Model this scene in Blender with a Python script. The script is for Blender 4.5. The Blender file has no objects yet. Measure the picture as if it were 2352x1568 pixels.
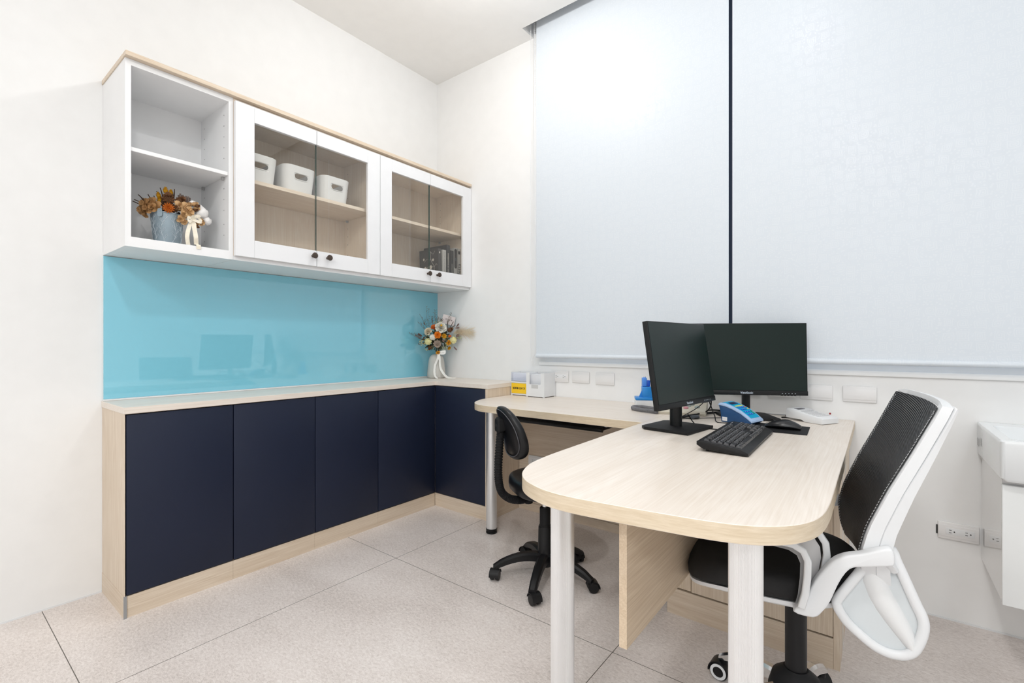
import bpy, bmesh, math, random
from mathutils import Vector, Matrix
SC = bpy.context.scene
COL = SC.collection
PI = math.pi
# ------------------------------------------------------------------ camera
FPX = 1086.3
cam_d = bpy.data.cameras.new('camera'); cam = bpy.data.objects.new('camera', cam_d); COL.objects.link(cam)
cam_d.sensor_width = 36.0; cam_d.lens = 36.0*FPX/2352.0; cam_d.shift_y = 4.0/2352.0
cam_d.clip_start = 0.02; cam_d.clip_end = 60
cam.location = (2.681, -2.519, 1.085)
cam.rotation_euler = (PI/2, 0, math.atan2(842.3, FPX))
SC.camera = cam
# ------------------------------------------------------------------ world + exposure
W = bpy.data.worlds.new('world'); SC.world = W; W.use_nodes = True
bg = W.node_tree.nodes['Background']; bg.inputs[0].default_value = (0.90, 0.95, 1.0, 1); bg.inputs[1].default_value = 2.2
SC.view_settings.view_transform = 'Standard'; SC.view_settings.look = 'None'
SC.view_settings.gamma = 1.0; SC.view_settings.use_curve_mapping = False
SC.view_settings.exposure = -0.75
# ------------------------------------------------------------------ ceiling downlights, plus added rear fill panels and low bulbs (power, position)
LIGHTS = [((1.20, -0.94), 25, (1, .985, .96), .1), ((2.36, -2.56), 27, (1, .99, .98), .15), ((3.50, -0.95), 4, (.88, .95, 1), .15),
          ((1.20, -2.56), 3, (1, .99, .975), .15), ((3.50, -2.56), 4, (.90, .96, 1), .15), ((2.36, -0.94), 9, (.96, .98, 1), .1),
          ((2.60, -4.30), 62, (1, .99, .975), .6), ((3.80, -4.30), 42, (.88, .95, 1), .6)]
CEIL = 3.068

def light_at(x, y, p, c, sz):
    if sz > .3:
        d = bpy.data.lights.new('fill_panel_light', 'AREA'); d.shape = 'SQUARE'; d.size = sz; z = CEIL-0.016  # unseen panel added behind the camera as soft frontal fill
    elif sz > .12:
        d = bpy.data.lights.new('downlight', 'AREA'); d.shape = 'DISK'; d.size = sz; z = CEIL-0.016
    else:
        d = bpy.data.lights.new('ceiling_fill_bulb', 'POINT'); d.shadow_soft_size = 0.055; z = CEIL-0.15  # bulb hung below the ceiling, a drop made up to brighten it
    d.energy = p; d.color = c
    o = bpy.data.objects.new(d.name, d); COL.objects.link(o); o.location = (x, y, z)
for (lx, ly), p, c, sz in LIGHTS: light_at(lx, ly, p, c, sz)

# ================================================================== helpers
def L(c): return tuple((v/12.92 if v <= 0.04045 else ((v+0.055)/1.055)**2.4) for v in [x/255 for x in c])

MATS = {}
def mat(name, rgb, rough=0.5, metal=0.0, spec=0.5, coat=0.0, bump=None, emit=None, alpha=None, noise=None, trans=0.0, sheen=0.0):
    """procedural principled; bump=(scale,strength); noise=(scale, amount) small value variation"""
    if name in MATS: return MATS[name]
    m = bpy.data.materials.new(name); m.use_nodes = True; nt = m.node_tree; b = nt.nodes['Principled BSDF']
    b.inputs['Base Color'].default_value = (*rgb, 1); b.inputs['Roughness'].default_value = rough
    b.inputs['Metallic'].default_value = metal; b.inputs['Specular IOR Level'].default_value = spec
    b.inputs['Coat Weight'].default_value = coat; b.inputs['Coat Roughness'].default_value = 0.04
    b.inputs['Transmission Weight'].default_value = trans; b.inputs['Sheen Weight'].default_value = sheen
    tc = nt.nodes.new('ShaderNodeTexCoord')
    if noise is None: noise = (12, 0.03)
    n = nt.nodes.new('ShaderNodeTexNoise'); n.inputs['Scale'].default_value = noise[0]; n.inputs['Detail'].default_value = 4
    nt.links.new(tc.outputs['Object'], n.inputs['Vector'])
    mx = nt.nodes.new('ShaderNodeMix'); mx.data_type = 'RGBA'
    k = noise[1]
    mx.inputs['A'].default_value = (*[max(0, v*(1-k)) for v in rgb], 1); mx.inputs['B'].default_value = (*[min(1, v*(1+k)) for v in rgb], 1)
    nt.links.new(n.outputs['Fac'], mx.inputs['Factor']); nt.links.new(mx.outputs['Result'], b.inputs['Base Color'])
    if bump:
        n2 = nt.nodes.new('ShaderNodeTexNoise'); n2.inputs['Scale'].default_value = bump[0]; n2.inputs['Detail'].default_value = 3
        nt.links.new(tc.outputs['Object'], n2.inputs['Vector'])
        bp = nt.nodes.new('ShaderNodeBump'); bp.inputs['Strength'].default_value = bump[1]; bp.inputs['Distance'].default_value = 0.002
        nt.links.new(n2.outputs['Fac'], bp.inputs['Height']); nt.links.new(bp.outputs['Normal'], b.inputs['Normal'])
    if emit: b.inputs['Emission Color'].default_value = (*emit[0], 1); b.inputs['Emission Strength'].default_value = emit[1]
    MATS[name] = m; return m

def wood(name, axis, light, dark, rough=0.42, scale=1.0, contrast=1.0):
    """pale laminate whose grain runs along one axis"""
    if name in MATS: return MATS[name]
    m = bpy.data.materials.new(name); m.use_nodes = True; nt = m.node_tree; N = nt.nodes; K = nt.links
    b = N['Principled BSDF']; b.inputs['Roughness'].default_value = rough; b.inputs['Specular IOR Level'].default_value = 0.35
    tc = N.new('ShaderNodeTexCoord'); geo = N.new('ShaderNodeNewGeometry')
    def mapped(sl, sc):
        mp = N.new('ShaderNodeMapping'); s = [sc*scale]*3; s['xyz'.index(axis)] = sl*scale
        mp.inputs['Scale'].default_value = s; K.new(geo.outputs['Position'], mp.inputs['Vector']); return mp
    n0 = N.new('ShaderNodeTexNoise'); n0.inputs['Scale'].default_value = 1.0; n0.inputs['Detail'].default_value = 2
    n0.inputs['Distortion'].default_value = 0.4
    K.new(mapped(0.9, 4.5).outputs[0], n0.inputs['Vector'])
    w = N.new('ShaderNodeMath'); w.operation = 'MULTIPLY'; w.inputs[1].default_value = 95; K.new(n0.outputs['Fac'], w.inputs[0])
    s = N.new('ShaderNodeMath'); s.operation = 'SINE'; K.new(w.outputs[0], s.inputs[0])
    n1 = N.new('ShaderNodeTexNoise'); n1.inputs['Scale'].default_value = 1.0; n1.inputs['Detail'].default_value = 5; n1.inputs['Roughness'].default_value = 0.65
    wv = N.new('ShaderNodeVectorMath'); wv.operation = 'MULTIPLY_ADD'; K.new(n0.outputs['Color'], wv.inputs[0]); k_ = [9.0]*3; k_['xyz'.index(axis)] = 0.0; wv.inputs[1].default_value = k_
    K.new(mapped(3.2, 230).outputs[0], wv.inputs[2]); K.new(wv.outputs[0], n1.inputs['Vector'])
    n2 = N.new('ShaderNodeTexNoise'); n2.inputs['Scale'].default_value = 1.0; n2.inputs['Detail'].default_value = 2
    K.new(mapped(0.8, 11).outputs[0], n2.inputs['Vector'])
    a = N.new('ShaderNodeMath'); a.operation = 'MULTIPLY_ADD'; a.inputs[1].default_value = 0.06*contrast; K.new(s.outputs[0], a.inputs[0]); 
    a.inputs[2].default_value = 0.0
    c = N.new('ShaderNodeMath'); c.operation = 'MULTIPLY_ADD'; c.inputs[1].default_value = 1.5*contrast; c.inputs[2].default_value = -0.27*contrast-0.0; K.new(n1.outputs['Fac'], c.inputs[0])
    d = N.new('ShaderNodeMath'); d.operation = 'ADD'; K.new(a.outputs[0], d.inputs[0]); K.new(c.outputs[0], d.inputs[1])
    e = N.new('ShaderNodeMath'); e.operation = 'MULTIPLY_ADD'; e.inputs[1].default_value = 0.45; K.new(n2.outputs['Fac'], e.inputs[0]); K.new(d.outputs[0], e.inputs[2])
    f = N.new('ShaderNodeMath'); f.operation = 'SUBTRACT'; f.inputs[1].default_value = 0.22; f.use_clamp = True; K.new(e.outputs[0], f.inputs[0])
    mx = N.new('ShaderNodeMix'); mx.data_type = 'RGBA'; mx.inputs['A'].default_value = (*dark, 1); mx.inputs['B'].default_value = (*light, 1)
    K.new(f.outputs[0], mx.inputs['Factor']); K.new(mx.outputs['Result'], b.inputs['Base Color'])
    bp = N.new('ShaderNodeBump'); bp.inputs['Strength'].default_value = 0.06; bp.inputs['Distance'].default_value = 0.001
    K.new(f.outputs[0], bp.inputs['Height']); K.new(bp.outputs['Normal'], b.inputs['Normal'])
    MATS[name] = m; return m

def glass_mat(name, tint=(0.93, 0.93, 0.92), rough=0.0):
    if name in MATS: return MATS[name]
    m = bpy.data.materials.new(name); m.use_nodes = True; nt = m.node_tree; N = nt.nodes; K = nt.links
    N.remove(N['Principled BSDF']); out = N['Material Output']
    t = N.new('ShaderNodeBsdfTransparent'); t.inputs[0].default_value = (*tint, 1)
    g = N.new('ShaderNodeBsdfGlossy'); g.inputs['Roughness'].default_value = rough; g.inputs['Color'].default_value = (1, 1, 1, 1)
    geo = N.new('ShaderNodeNewGeometry'); dt = N.new('ShaderNodeVectorMath'); dt.operation = 'DOT_PRODUCT'
    K.new(geo.outputs['Normal'], dt.inputs[0]); K.new(geo.outputs['Incoming'], dt.inputs[1])
    def mt(op, a, b_):
        n = N.new('ShaderNodeMath'); n.operation = op
        for i, q in enumerate((a, b_)):
            if isinstance(q, (int, float)): n.inputs[i].default_value = q
            elif q is not None: K.new(q, n.inputs[i])
        return n.outputs[0]
    sch = mt('ADD', mt('MULTIPLY', mt('POWER', mt('SUBTRACT', 1.0, mt('ABSOLUTE', dt.outputs['Value'], None)), 5.0), 0.96), 0.04)
    x = N.new('ShaderNodeMixShader'); K.new(sch, x.inputs[0]); K.new(t.outputs[0], x.inputs[1]); K.new(g.outputs[0], x.inputs[2])
    K.new(x.outputs[0], out.inputs['Surface']); MATS[name] = m; return m

class MB:
    def __init__(s): s.v = []; s.f = []; s.mi = []; s.cur = 0; s.M = Matrix.Identity(4)
    def raw(s, vs, fs):
        o = len(s.v); s.v += [s.M @ Vector(p) for p in vs]
        for f in fs: s.f.append([i+o for i in f]); s.mi.append(s.cur)
        return s
    def bm(s, b):
        b.verts.index_update(); s.raw([v.co.copy() for v in b.verts], [[v.index for v in f.verts] for f in b.faces]); b.free(); return s
    def box(s, x0, x1, y0, y1, z0, z1, bev=0.0, seg=2):
        b = bmesh.new(); bmesh.ops.create_cube(b, size=1.0)
        for v in b.verts: v.co = Vector(((x0+x1)/2+v.co.x*(x1-x0), (y0+y1)/2+v.co.y*(y1-y0), (z0+z1)/2+v.co.z*(z1-z0)))
        if bev > 0: bmesh.ops.bevel(b, geom=list(b.edges), offset=bev, segments=seg, affect='EDGES', profile=0.5)
        return s.bm(b)
    def prism(s, poly, z0, z1, bev=0.0, seg=2):
        b = bmesh.new(); vs = [b.verts.new((p[0], p[1], z0)) for p in poly]; f = b.faces.new(vs)
        r = bmesh.ops.extrude_face_region(b, geom=[f])
        for g in r['geom']:
            if isinstance(g, bmesh.types.BMVert): g.co.z = z1
        bmesh.ops.recalc_face_normals(b, faces=list(b.faces))
        if bev > 0:
            es = [e for e in b.edges if abs(e.verts[0].co.z-e.verts[1].co.z) < 1e-6]
            bmesh.ops.bevel(b, geom=es, offset=bev, segments=seg, affect='EDGES', profile=0.5)
        return s.bm(b)
    def prism_ax(s, poly, a0, a1, axis='y', bev=0.0, seg=2):
        """poly in the plane (x,z) extruded along y, or (y,z) along x"""
        old = s.M
        if axis == 'y': s.M = old @ Matrix(((1, 0, 0, 0), (0, 0, 1, 0), (0, 1, 0, 0), (0, 0, 0, 1)))
        else: s.M = old @ Matrix(((0, 0, 1, 0), (1, 0, 0, 0), (0, 1, 0, 0), (0, 0, 0, 1)))
        s.prism(poly, a0, a1, bev, seg); s.M = old; return s
    def loft(s, rings, cap=True, close=False):
        n = len(rings[0]); vs = [p for r in rings for p in r]; fs = []
        m = len(rings)
        for i in range(m if close else m-1):
            j = (i+1) % m
            for k in range(n):
                l = (k+1) % n; fs.append([i*n+k, i*n+l, j*n+l, j*n+k])
        if cap and not close: fs.append(list(range(n))[::-1]); fs.append([(m-1)*n+k for k in range(n)])
        return s.raw(vs, fs)
    def lathe(s, prof, seg=32, c=(0, 0, 0), flute=0.0, closed=False):
        rings = []
        for r, z in prof:
            rr = max(r, 1e-4)
            rings.append([(c[0]+(rr-(flute if k % 2 else 0))*math.cos(2*PI*k/seg), c[1]+(rr-(flute if k % 2 else 0))*math.sin(2*PI*k/seg), c[2]+z) for k in range(seg)])
        return s.loft(rings, cap=not closed, close=closed)
    def cyl(s, p, q, r, seg=16, r2=None):
        return s.tube([p, q], r if r2 is None else [r, r2], seg, smooth=False)
    def tube(s, pts, r, seg=8, smooth=True, sub=6, closed=False, rfun=None, flat=None):
        P = [Vector(p) for p in pts]
        R = [r]*len(P) if not isinstance(r, (list, tuple)) else list(r)
        if smooth and len(P) > 2:
            Q = []; S = []
            n = len(P)
            rng = range(n if closed else n-1)
            for i in rng:
                if closed: p0, p1, p2, p3 = P[i-1], P[i], P[(i+1) % n], P[(i+2) % n]
                else: p0, p1, p2, p3 = P[max(i-1, 0)], P[i], P[i+1], P[min(i+2, n-1)]
                for k in range(sub):
                    t = k/sub
                    Q.append(0.5*((2*p1)+(p2-p0)*t+(2*p0-5*p1+4*p2-p3)*t*t+(3*p1-p0-3*p2+p3)*t**3)); S.append(R[i]*(1-t)+R[(i+1) % n]*t)
            if not closed: Q.append(P[-1]); S.append(R[-1])
            P, R = Q, S
        n = len(P); up = None; rings = []
        for i in range(n):
            if closed: t = (P[(i+1) % n]-P[i-1])
            else: t = (P[min(i+1, n-1)]-P[max(i-1, 0)])
            if t.length < 1e-9: t = Vector((0, 0, 1))
            t.normalize()
            if up is None:
                up = Vector((0, 0, 1)) if abs(t.z) < 0.9 else Vector((1, 0, 0))
            side = t.cross(up)
            if side.length < 1e-6: side = t.cross(Vector((0, 1, 0)))
            side.normalize(); up = side.cross(t).normalized()
            rr = R[i]*(rfun(i) if rfun else 1)
            a, bq = (rr, rr) if flat is None else (rr*flat[0], rr*flat[1])
            rings.append([P[i]+side*a*math.cos(2*PI*k/seg)+up*bq*math.sin(2*PI*k/seg) for k in range(seg)])
        return s.loft(rings, cap=not closed, close=closed)
    def ball(s, c, r, sub=2, sc=(1, 1, 1), rot=None, disp=None):
        b = bmesh.new(); bmesh.ops.create_icosphere(b, subdivisions=sub, radius=1.0)
        for v in b.verts:
            k = 1.0+(disp(v.co) if disp else 0)
            q = Vector((v.co.x*sc[0]*r*k, v.co.y*sc[1]*r*k, v.co.z*sc[2]*r*k))
            if rot: q = rot @ q
            v.co = q+Vector(c)
        return s.bm(b)
    def build(s, name, m, parent=None, smooth=35, world=False, loc=None):
        me = bpy.data.meshes.new(name)
        vs = s.v
        if world and parent is not None:
            inv = wm(parent).inverted(); vs = [inv @ p for p in vs]
        if loc is not None: vs = [p-Vector(loc) for p in vs]
        me.from_pydata([tuple(p) for p in vs], [], s.f)
        ms = m if isinstance(m, (list, tuple)) else [m]
        for q in ms: me.materials.append(q)
        for p, i in zip(me.polygons, s.mi): p.material_index = i
        b = bmesh.new(); b.from_mesh(me); bmesh.ops.recalc_face_normals(b, faces=list(b.faces))
        for f in b.faces: f.smooth = bool(smooth)
        if smooth:
            a = math.radians(smooth)
            for e in b.edges:
                if len(e.link_faces) == 2 and e.calc_face_angle(0) > a: e.smooth = False
        b.to_mesh(me); b.free(); me.update()
        o = bpy.data.objects.new(name, me); COL.objects.link(o)
        if parent is not None: o.parent = parent
        if loc is not None: o.location = loc
        return o

def wm(o):
    m = Matrix.LocRotScale(o.location, o.rotation_euler, o.scale)
    return wm(o.parent) @ m if o.parent else m
def tag(o, label=None, cat=None, group=None, kind=None):
    if label: o['label'] = label
    if cat: o['category'] = cat
    if group: o['group'] = group
    if kind: o['kind'] = kind
    return o
def thing(name, label, cat, loc=(0, 0, 0), rz=0.0, group=None):
    o = bpy.data.objects.new(name, None); COL.objects.link(o); o.empty_display_size = 0.05
    o.location = loc; o.rotation_euler = (0, 0, rz); return tag(o, label, cat, group)
def struct(name, mb, m, smooth=0): return tag(mb.build(name, m, smooth=smooth), kind='structure')
def kids(o): return [c for c in bpy.data.objects if c.parent == o]
def copy_tree(o, parent=None):
    c = o.copy(); COL.objects.link(c)
    if parent: c.parent = parent
    for ch in kids(o): copy_tree(ch, c)
    return c
def text(body, size, m, M, parent, name='lettering', ext=0.0004, align='CENTER', sx=1.0, bold=0.0):
    c = bpy.data.curves.new('t', 'FONT'); c.body = body; c.size = size; c.extrude = ext; c.align_x = align; c.align_y = 'CENTER'; c.offset = bold
    o = bpy.data.objects.new('t', c); COL.objects.link(o)
    dg = bpy.context.evaluated_depsgraph_get(); me = bpy.data.meshes.new_from_object(o.evaluated_get(dg))
    bpy.data.objects.remove(o); bpy.data.curves.remove(c)
    me.transform(Matrix.Diagonal((sx, 1, 1, 1)))
    me.transform(M); me.materials.clear(); me.materials.append(m); me.name = name
    q = bpy.data.objects.new(name, me); COL.objects.link(q); q.parent = parent; return q
def frame(o, x, y):
    """matrix with origin o, text-right x and text-up y"""
    x = Vector(x).normalized(); y = Vector(y).normalized(); z = x.cross(y).normalized()
    M = Matrix((x, y, z)).transposed().to_4x4(); M.translation = Vector(o); return M
def rrect(x0, x1, y0, y1, r, seg=6):
    pts = []
    for cx, cy, a in ((x1-r, y1-r, 0), (x0+r, y1-r, 90), (x0+r, y0+r, 180), (x1-r, y0+r, 270)):
        for k in range(seg+1):
            t = math.radians(a+90*k/seg); pts.append((cx+r*math.cos(t), cy+r*math.sin(t)))
    return pts
def smooth_poly(pts, sub=5):
    P = [Vector((p[0], p[1])) for p in pts]; n = len(P); out = []
    for i in range(n):
        p0, p1, p2, p3 = P[i-1], P[i], P[(i+1) % n], P[(i+2) % n]
        for k in range(sub):
            t = k/sub
            q = 0.5*((2*p1)+(p2-p0)*t+(2*p0-5*p1+4*p2-p3)*t*t+(3*p1-p0-3*p2+p3)*t**3); out.append((q.x, q.y))
    return out

# ================================================================== materials
M_wall = mat('wall_paint', (.91, .908, .90), 0.6, spec=0.3, bump=(60, 0.05))
M_wallB = mat('wall_paint_back', (.91, .91, .905), 0.6, spec=0.3, bump=(60, 0.05))
M_ceil = mat('ceiling_paint', (.95, .945, .93), 0.7, spec=0.2)
M_white = mat('white_laminate', (.92, .922, .925), 0.38, bump=(300, 0.02))
M_whitegloss = mat('white_gloss', (.86, .88, .88), 0.06, coat=0.6)
M_door = mat('white_door', (.88, .885, .90), 0.32)
LT = L((240, 226, 208)); DK = L((206, 184, 158))
W_x = wood('laminate_x', 'x', LT, DK); W_y = wood('laminate_y', 'y', LT, DK); W_z = wood('laminate_z', 'z', LT, DK)
LT2 = L((246, 238, 229)); DK2 = L((226, 213, 199))
WT_y = wood('desk_top_y', 'y', LT2, DK2, 0.36); WT_x = wood('desk_top_x', 'x', LT2, DK2, 0.36)
W_edge = wood('laminate_edge', 'x', L((234, 220, 198)), L((204, 184, 154)), 0.45)
for n_ in W_edge.node_tree.nodes:
    if n_.type == 'MAPPING':
        s_ = n_.inputs['Scale'].default_value; hi = max(s_); n_.inputs['Scale'].default_value = (hi*.09, hi*.09, hi)
M_navy = mat('navy_matte', L((25, 33, 54)), 0.5, spec=0.35, noise=(3, .12))
M_gap = mat('gap_black', (.01, .01, .012), 0.6)
M_alu = mat('brushed_aluminium', (.84, .85, .86), 0.34, metal=0.75)
M_chrome = mat('chrome', (.8, .8, .8), 0.08, metal=1.0)
M_black = mat('black_plastic', (.009, .009, .010), 0.42, spec=.3, bump=(500, .03))
M_blackm = mat('black_matte', (.010, .010, .011), 0.6, spec=.25, bump=(700, .06))
M_leather = mat('black_vinyl', (.008, .0085, .010), 0.33, spec=.32, bump=(260, .12))
M_bronze = mat('bronze_knob', L((74, 62, 54)), 0.42, metal=0.35)
M_wplast = mat('white_plastic', (.84, .85, .86), 0.35)
M_wplast2 = mat('chair_white_plastic', (.80, .815, .83), 0.4)
M_plate = mat('switch_plate', (.86, .85, .845), 0.3)
M_slot = mat('slot_dark', (.02, .02, .02), 0.6)
M_ceramic = mat('ceramic', (.86, .885, .90), 0.12, coat=0.5)
M_teal = mat('teal_glass', L((134, 209, 230)), 0.25, spec=0.3, coat=1.0, noise=(2, .02))
M_teal.node_tree.nodes['Principled BSDF'].inputs['Coat IOR'].default_value = 1.75; M_teal.node_tree.nodes['Principled BSDF'].inputs['Coat Roughness'].default_value = 0.012
M_glass = glass_mat('door_glass', (0.97, 0.965, 0.95))
M_glassedge = mat('glass_edge', (.06, .10, .09), 0.2)
M_wglass = glass_mat('window_glass', (.9, .95, 1))
M_frame = mat('dark_window_frame', L((30, 36, 52)), 0.45)
M_clear = glass_mat('clear_acrylic', (.96, .97, 1.0), 0.02)
M_screen = mat('monitor_screen', (.004, .014, .012), 0.3, spec=0.3)
M_mon = mat('monitor_shell', (.009, .010, .011), 0.4, spec=.3)
M_logo = mat('logo_grey', (.55, .62, .7), 0.4)
M_cable = mat('cable_black', (.009, .009, .010), 0.45, spec=.3)

# ================================================================== room shell
def floor_mat():
    m = bpy.data.materials.new('floor_tile'); m.use_nodes = True; nt = m.node_tree; N = nt.nodes; K = nt.links
    b = N['Principled BSDF']; geo = N.new('ShaderNodeNewGeometry'); sp = N.new('ShaderNodeSeparateXYZ'); K.new(geo.outputs['Position'], sp.inputs[0])
    def math_(op, a, b_=None, c=None):
        n = N.new('ShaderNodeMath'); n.operation = op
        for i, q in enumerate((a, b_, c)):
            if q is None: continue
            if isinstance(q, (int, float)): n.inputs[i].default_value = q
            else: K.new(q, n.inputs[i])
        return n.outputs[0]
    def line(coord, off, per):
        t = math_('DIVIDE', math_('SUBTRACT', coord, off), per)
        f = math_('FRACT', math_('ADD', t, 100.5)); d = math_('ABSOLUTE', math_('SUBTRACT', f, 0.5))
        return math_('LESS_THAN', d, 0.0013/per)
    g = math_('MAXIMUM', line(sp.outputs[0], 0.754, 1.188), line(sp.outputs[1], -0.99, 1.182))
    nz = []
    for sc, dt, ds in ((2.2, 3, 0.3), (75, 4, .8), (220, 3, .3)):
        n = N.new('ShaderNodeTexNoise'); n.inputs['Scale'].default_value = sc; n.inputs['Detail'].default_value = dt; n.inputs['Distortion'].default_value = ds
        mp = N.new('ShaderNodeMapping'); mp.inputs['Scale'].default_value = (1.0, 1.9, 1); mp.inputs['Rotation'].default_value = (0, 0, 0.5)
        K.new(geo.outputs['Position'], mp.inputs[0]); K.new(mp.outputs[0], n.inputs['Vector']); nz.append(n.outputs['Fac'])
    a = math_('MULTIPLY_ADD', nz[0], 0.5, math_('MULTIPLY', nz[1], 0.9)); a = math_('MULTIPLY_ADD', nz[2], 0.6, a)
    r = N.new('ShaderNodeValToRGB'); K.new(math_('SUBTRACT', a, 0.5), r.inputs[0])
    r.color_ramp.elements[0].position = 0.2; r.color_ramp.elements[0].color = (*L((200, 190, 184)), 1)
    r.color_ramp.elements[1].position = 0.78; r.color_ramp.elements[1].color = (*L((245, 238, 234)), 1)
    e = r.color_ramp.elements.new(0.5); e.color = (*L((228, 219, 214)), 1)
    mx = N.new('ShaderNodeMix'); mx.data_type = 'RGBA'; K.new(g, mx.inputs['Factor']); K.new(r.outputs[0], mx.inputs['A']); mx.inputs['B'].default_value = (*L((96, 90, 82)), 1)
    K.new(mx.outputs['Result'], b.inputs['Base Color']); b.inputs['Roughness'].default_value = 0.3; b.inputs['Specular IOR Level'].default_value = 0.4
    return m
XR, YF = 4.6, -5.2
struct('floor', MB().box(-.1, XR+.1, YF-.1, .25, -.1, 0), floor_mat())
SX, SY = 0.906, -0.125          # blind slot in the ceiling
c = MB(); c.box(-.1, XR+.1, YF-.1, SY, CEIL, 3.34); c.box(-.1, SX, SY, .25, CEIL, 3.34); c.box(SX, XR+.1, SY, .25, 3.27, 3.34)
struct('ceiling', c, M_ceil)
struct('wall_left', MB().box(-.1, 0, YF-.1, .25, 0, CEIL), M_wall)
WX0, WX1, WZ0, WZ1 = 1.0, 4.3, 0.992, 3.0
w = MB(); w.box(-.0, WX0, 0, .2, 0, 3.3); w.box(WX0, WX1, 0, .2, 0, WZ0-.0); w.box(WX0, WX1, 0, .2, WZ1, 3.3); w.box(WX1, XR, 0, .2, 0, 3.3)
struct('wall_back', w, M_wallB)
struct('wall_right', MB().box(XR, XR+.1, YF-.1, .25, 0, CEIL), M_wall)
struct('wall_front', MB().box(0, XR, YF-.1, YF, 0, CEIL), M_wall)
win = tag(bpy.data.objects.new('window_1', None), kind='structure'); COL.objects.link(win); win.location = (2.65, .12, WZ0)
fr = MB(); fw_ = .05
for x0, x1, z0, z1 in ((WX0, WX1, WZ0, WZ0+fw_), (WX0, WX1, WZ1-fw_, WZ1), (WX0, WX0+fw_, WZ0+fw_, WZ1-fw_), (WX1-fw_, WX1, WZ0+fw_, WZ1-fw_), (2.06, 2.165, WZ0+fw_, WZ1-fw_), (3.2, 3.26, WZ0+fw_, WZ1-fw_)):
    fr.box(x0, x1, .10, .15, z0, z1, .002)
fr.build('window_frame', M_wplast, win, world=True)
MB().box(2.07, 2.155, .02, .099, WZ0+.001, WZ1-.001, .002).build('mullion', M_frame, win, world=True)
for x0, x1 in ((WX0+fw_, 2.06), (2.17, 3.2), (3.26, WX1-fw_)):
    MB().box(x0, x1, .122, .128, WZ0+fw_, WZ1-fw_).build('window_pane', M_wglass, win, world=True)
MB().box(.955, 4.36, -.012, .0, .946, .968, .002).build('window_sill', M_wallB, win, world=True)
struct('trim_1', MB().box(0, .004, YF, -1.985, 0, .006), M_wplast)
struct('trim_2', MB().box(2.585, XR, -.004, 0, 0, .006), M_wplast)

# ceiling light fittings
for i, ((lx, ly), p, c_, sz) in enumerate(LIGHTS):
    side = 'window side' if ly > -1.5 else ('middle row' if ly > -3 else 'rear row')
    if sz > .3:
        t = thing('added_fill_panel', 'unseen square white fill panel added on the ceiling behind the camera, %s' % ('the left one' if lx < 3 else 'the right one'), 'ceiling light', (lx, ly, CEIL), 0, 'added square fill panels')
        q = MB(); q.box(-.32, .32, -.32, -.302, -.012, 0); q.box(-.32, .32, .302, .32, -.012, 0); q.box(-.32, -.302, -.302, .302, -.012, 0); q.box(.302, .32, -.302, .302, -.012, 0); q.build('fill_panel_frame', M_wplast, t)
        continue
    where = 'near the cabinet wall' if lx < 2 else ('mid room' if lx < 3 else 'near the right wall')
    if sz > .12:
        t = thing('ceiling_downlight', 'round white recessed downlight in the ceiling, %s, %s' % (side, where), 'ceiling light', (lx, ly, CEIL), 0, 'recessed ceiling downlights')
        MB().lathe([(.082, 0), (.1, 0), (.1, -.006), (.094, -.011), (.082, -.011)], 40, closed=True).build('trim_ring', M_wplast, t)
    else:
        t = thing('fill_bulb_holder', 'white bulb holder added under the ceiling to brighten it, %s, %s' % (side, where), 'ceiling light', (lx, ly, CEIL), 0, 'bulbs hung low to brighten the ceiling')
        MB().lathe([(0, 0), (.06, 0), (.06, -.006), (.02, -.014), (.02, -.05), (.026, -.055), (.026, -.085), (0, -.085)], 40).build('fill_bulb_socket', M_wplast, t)

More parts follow.
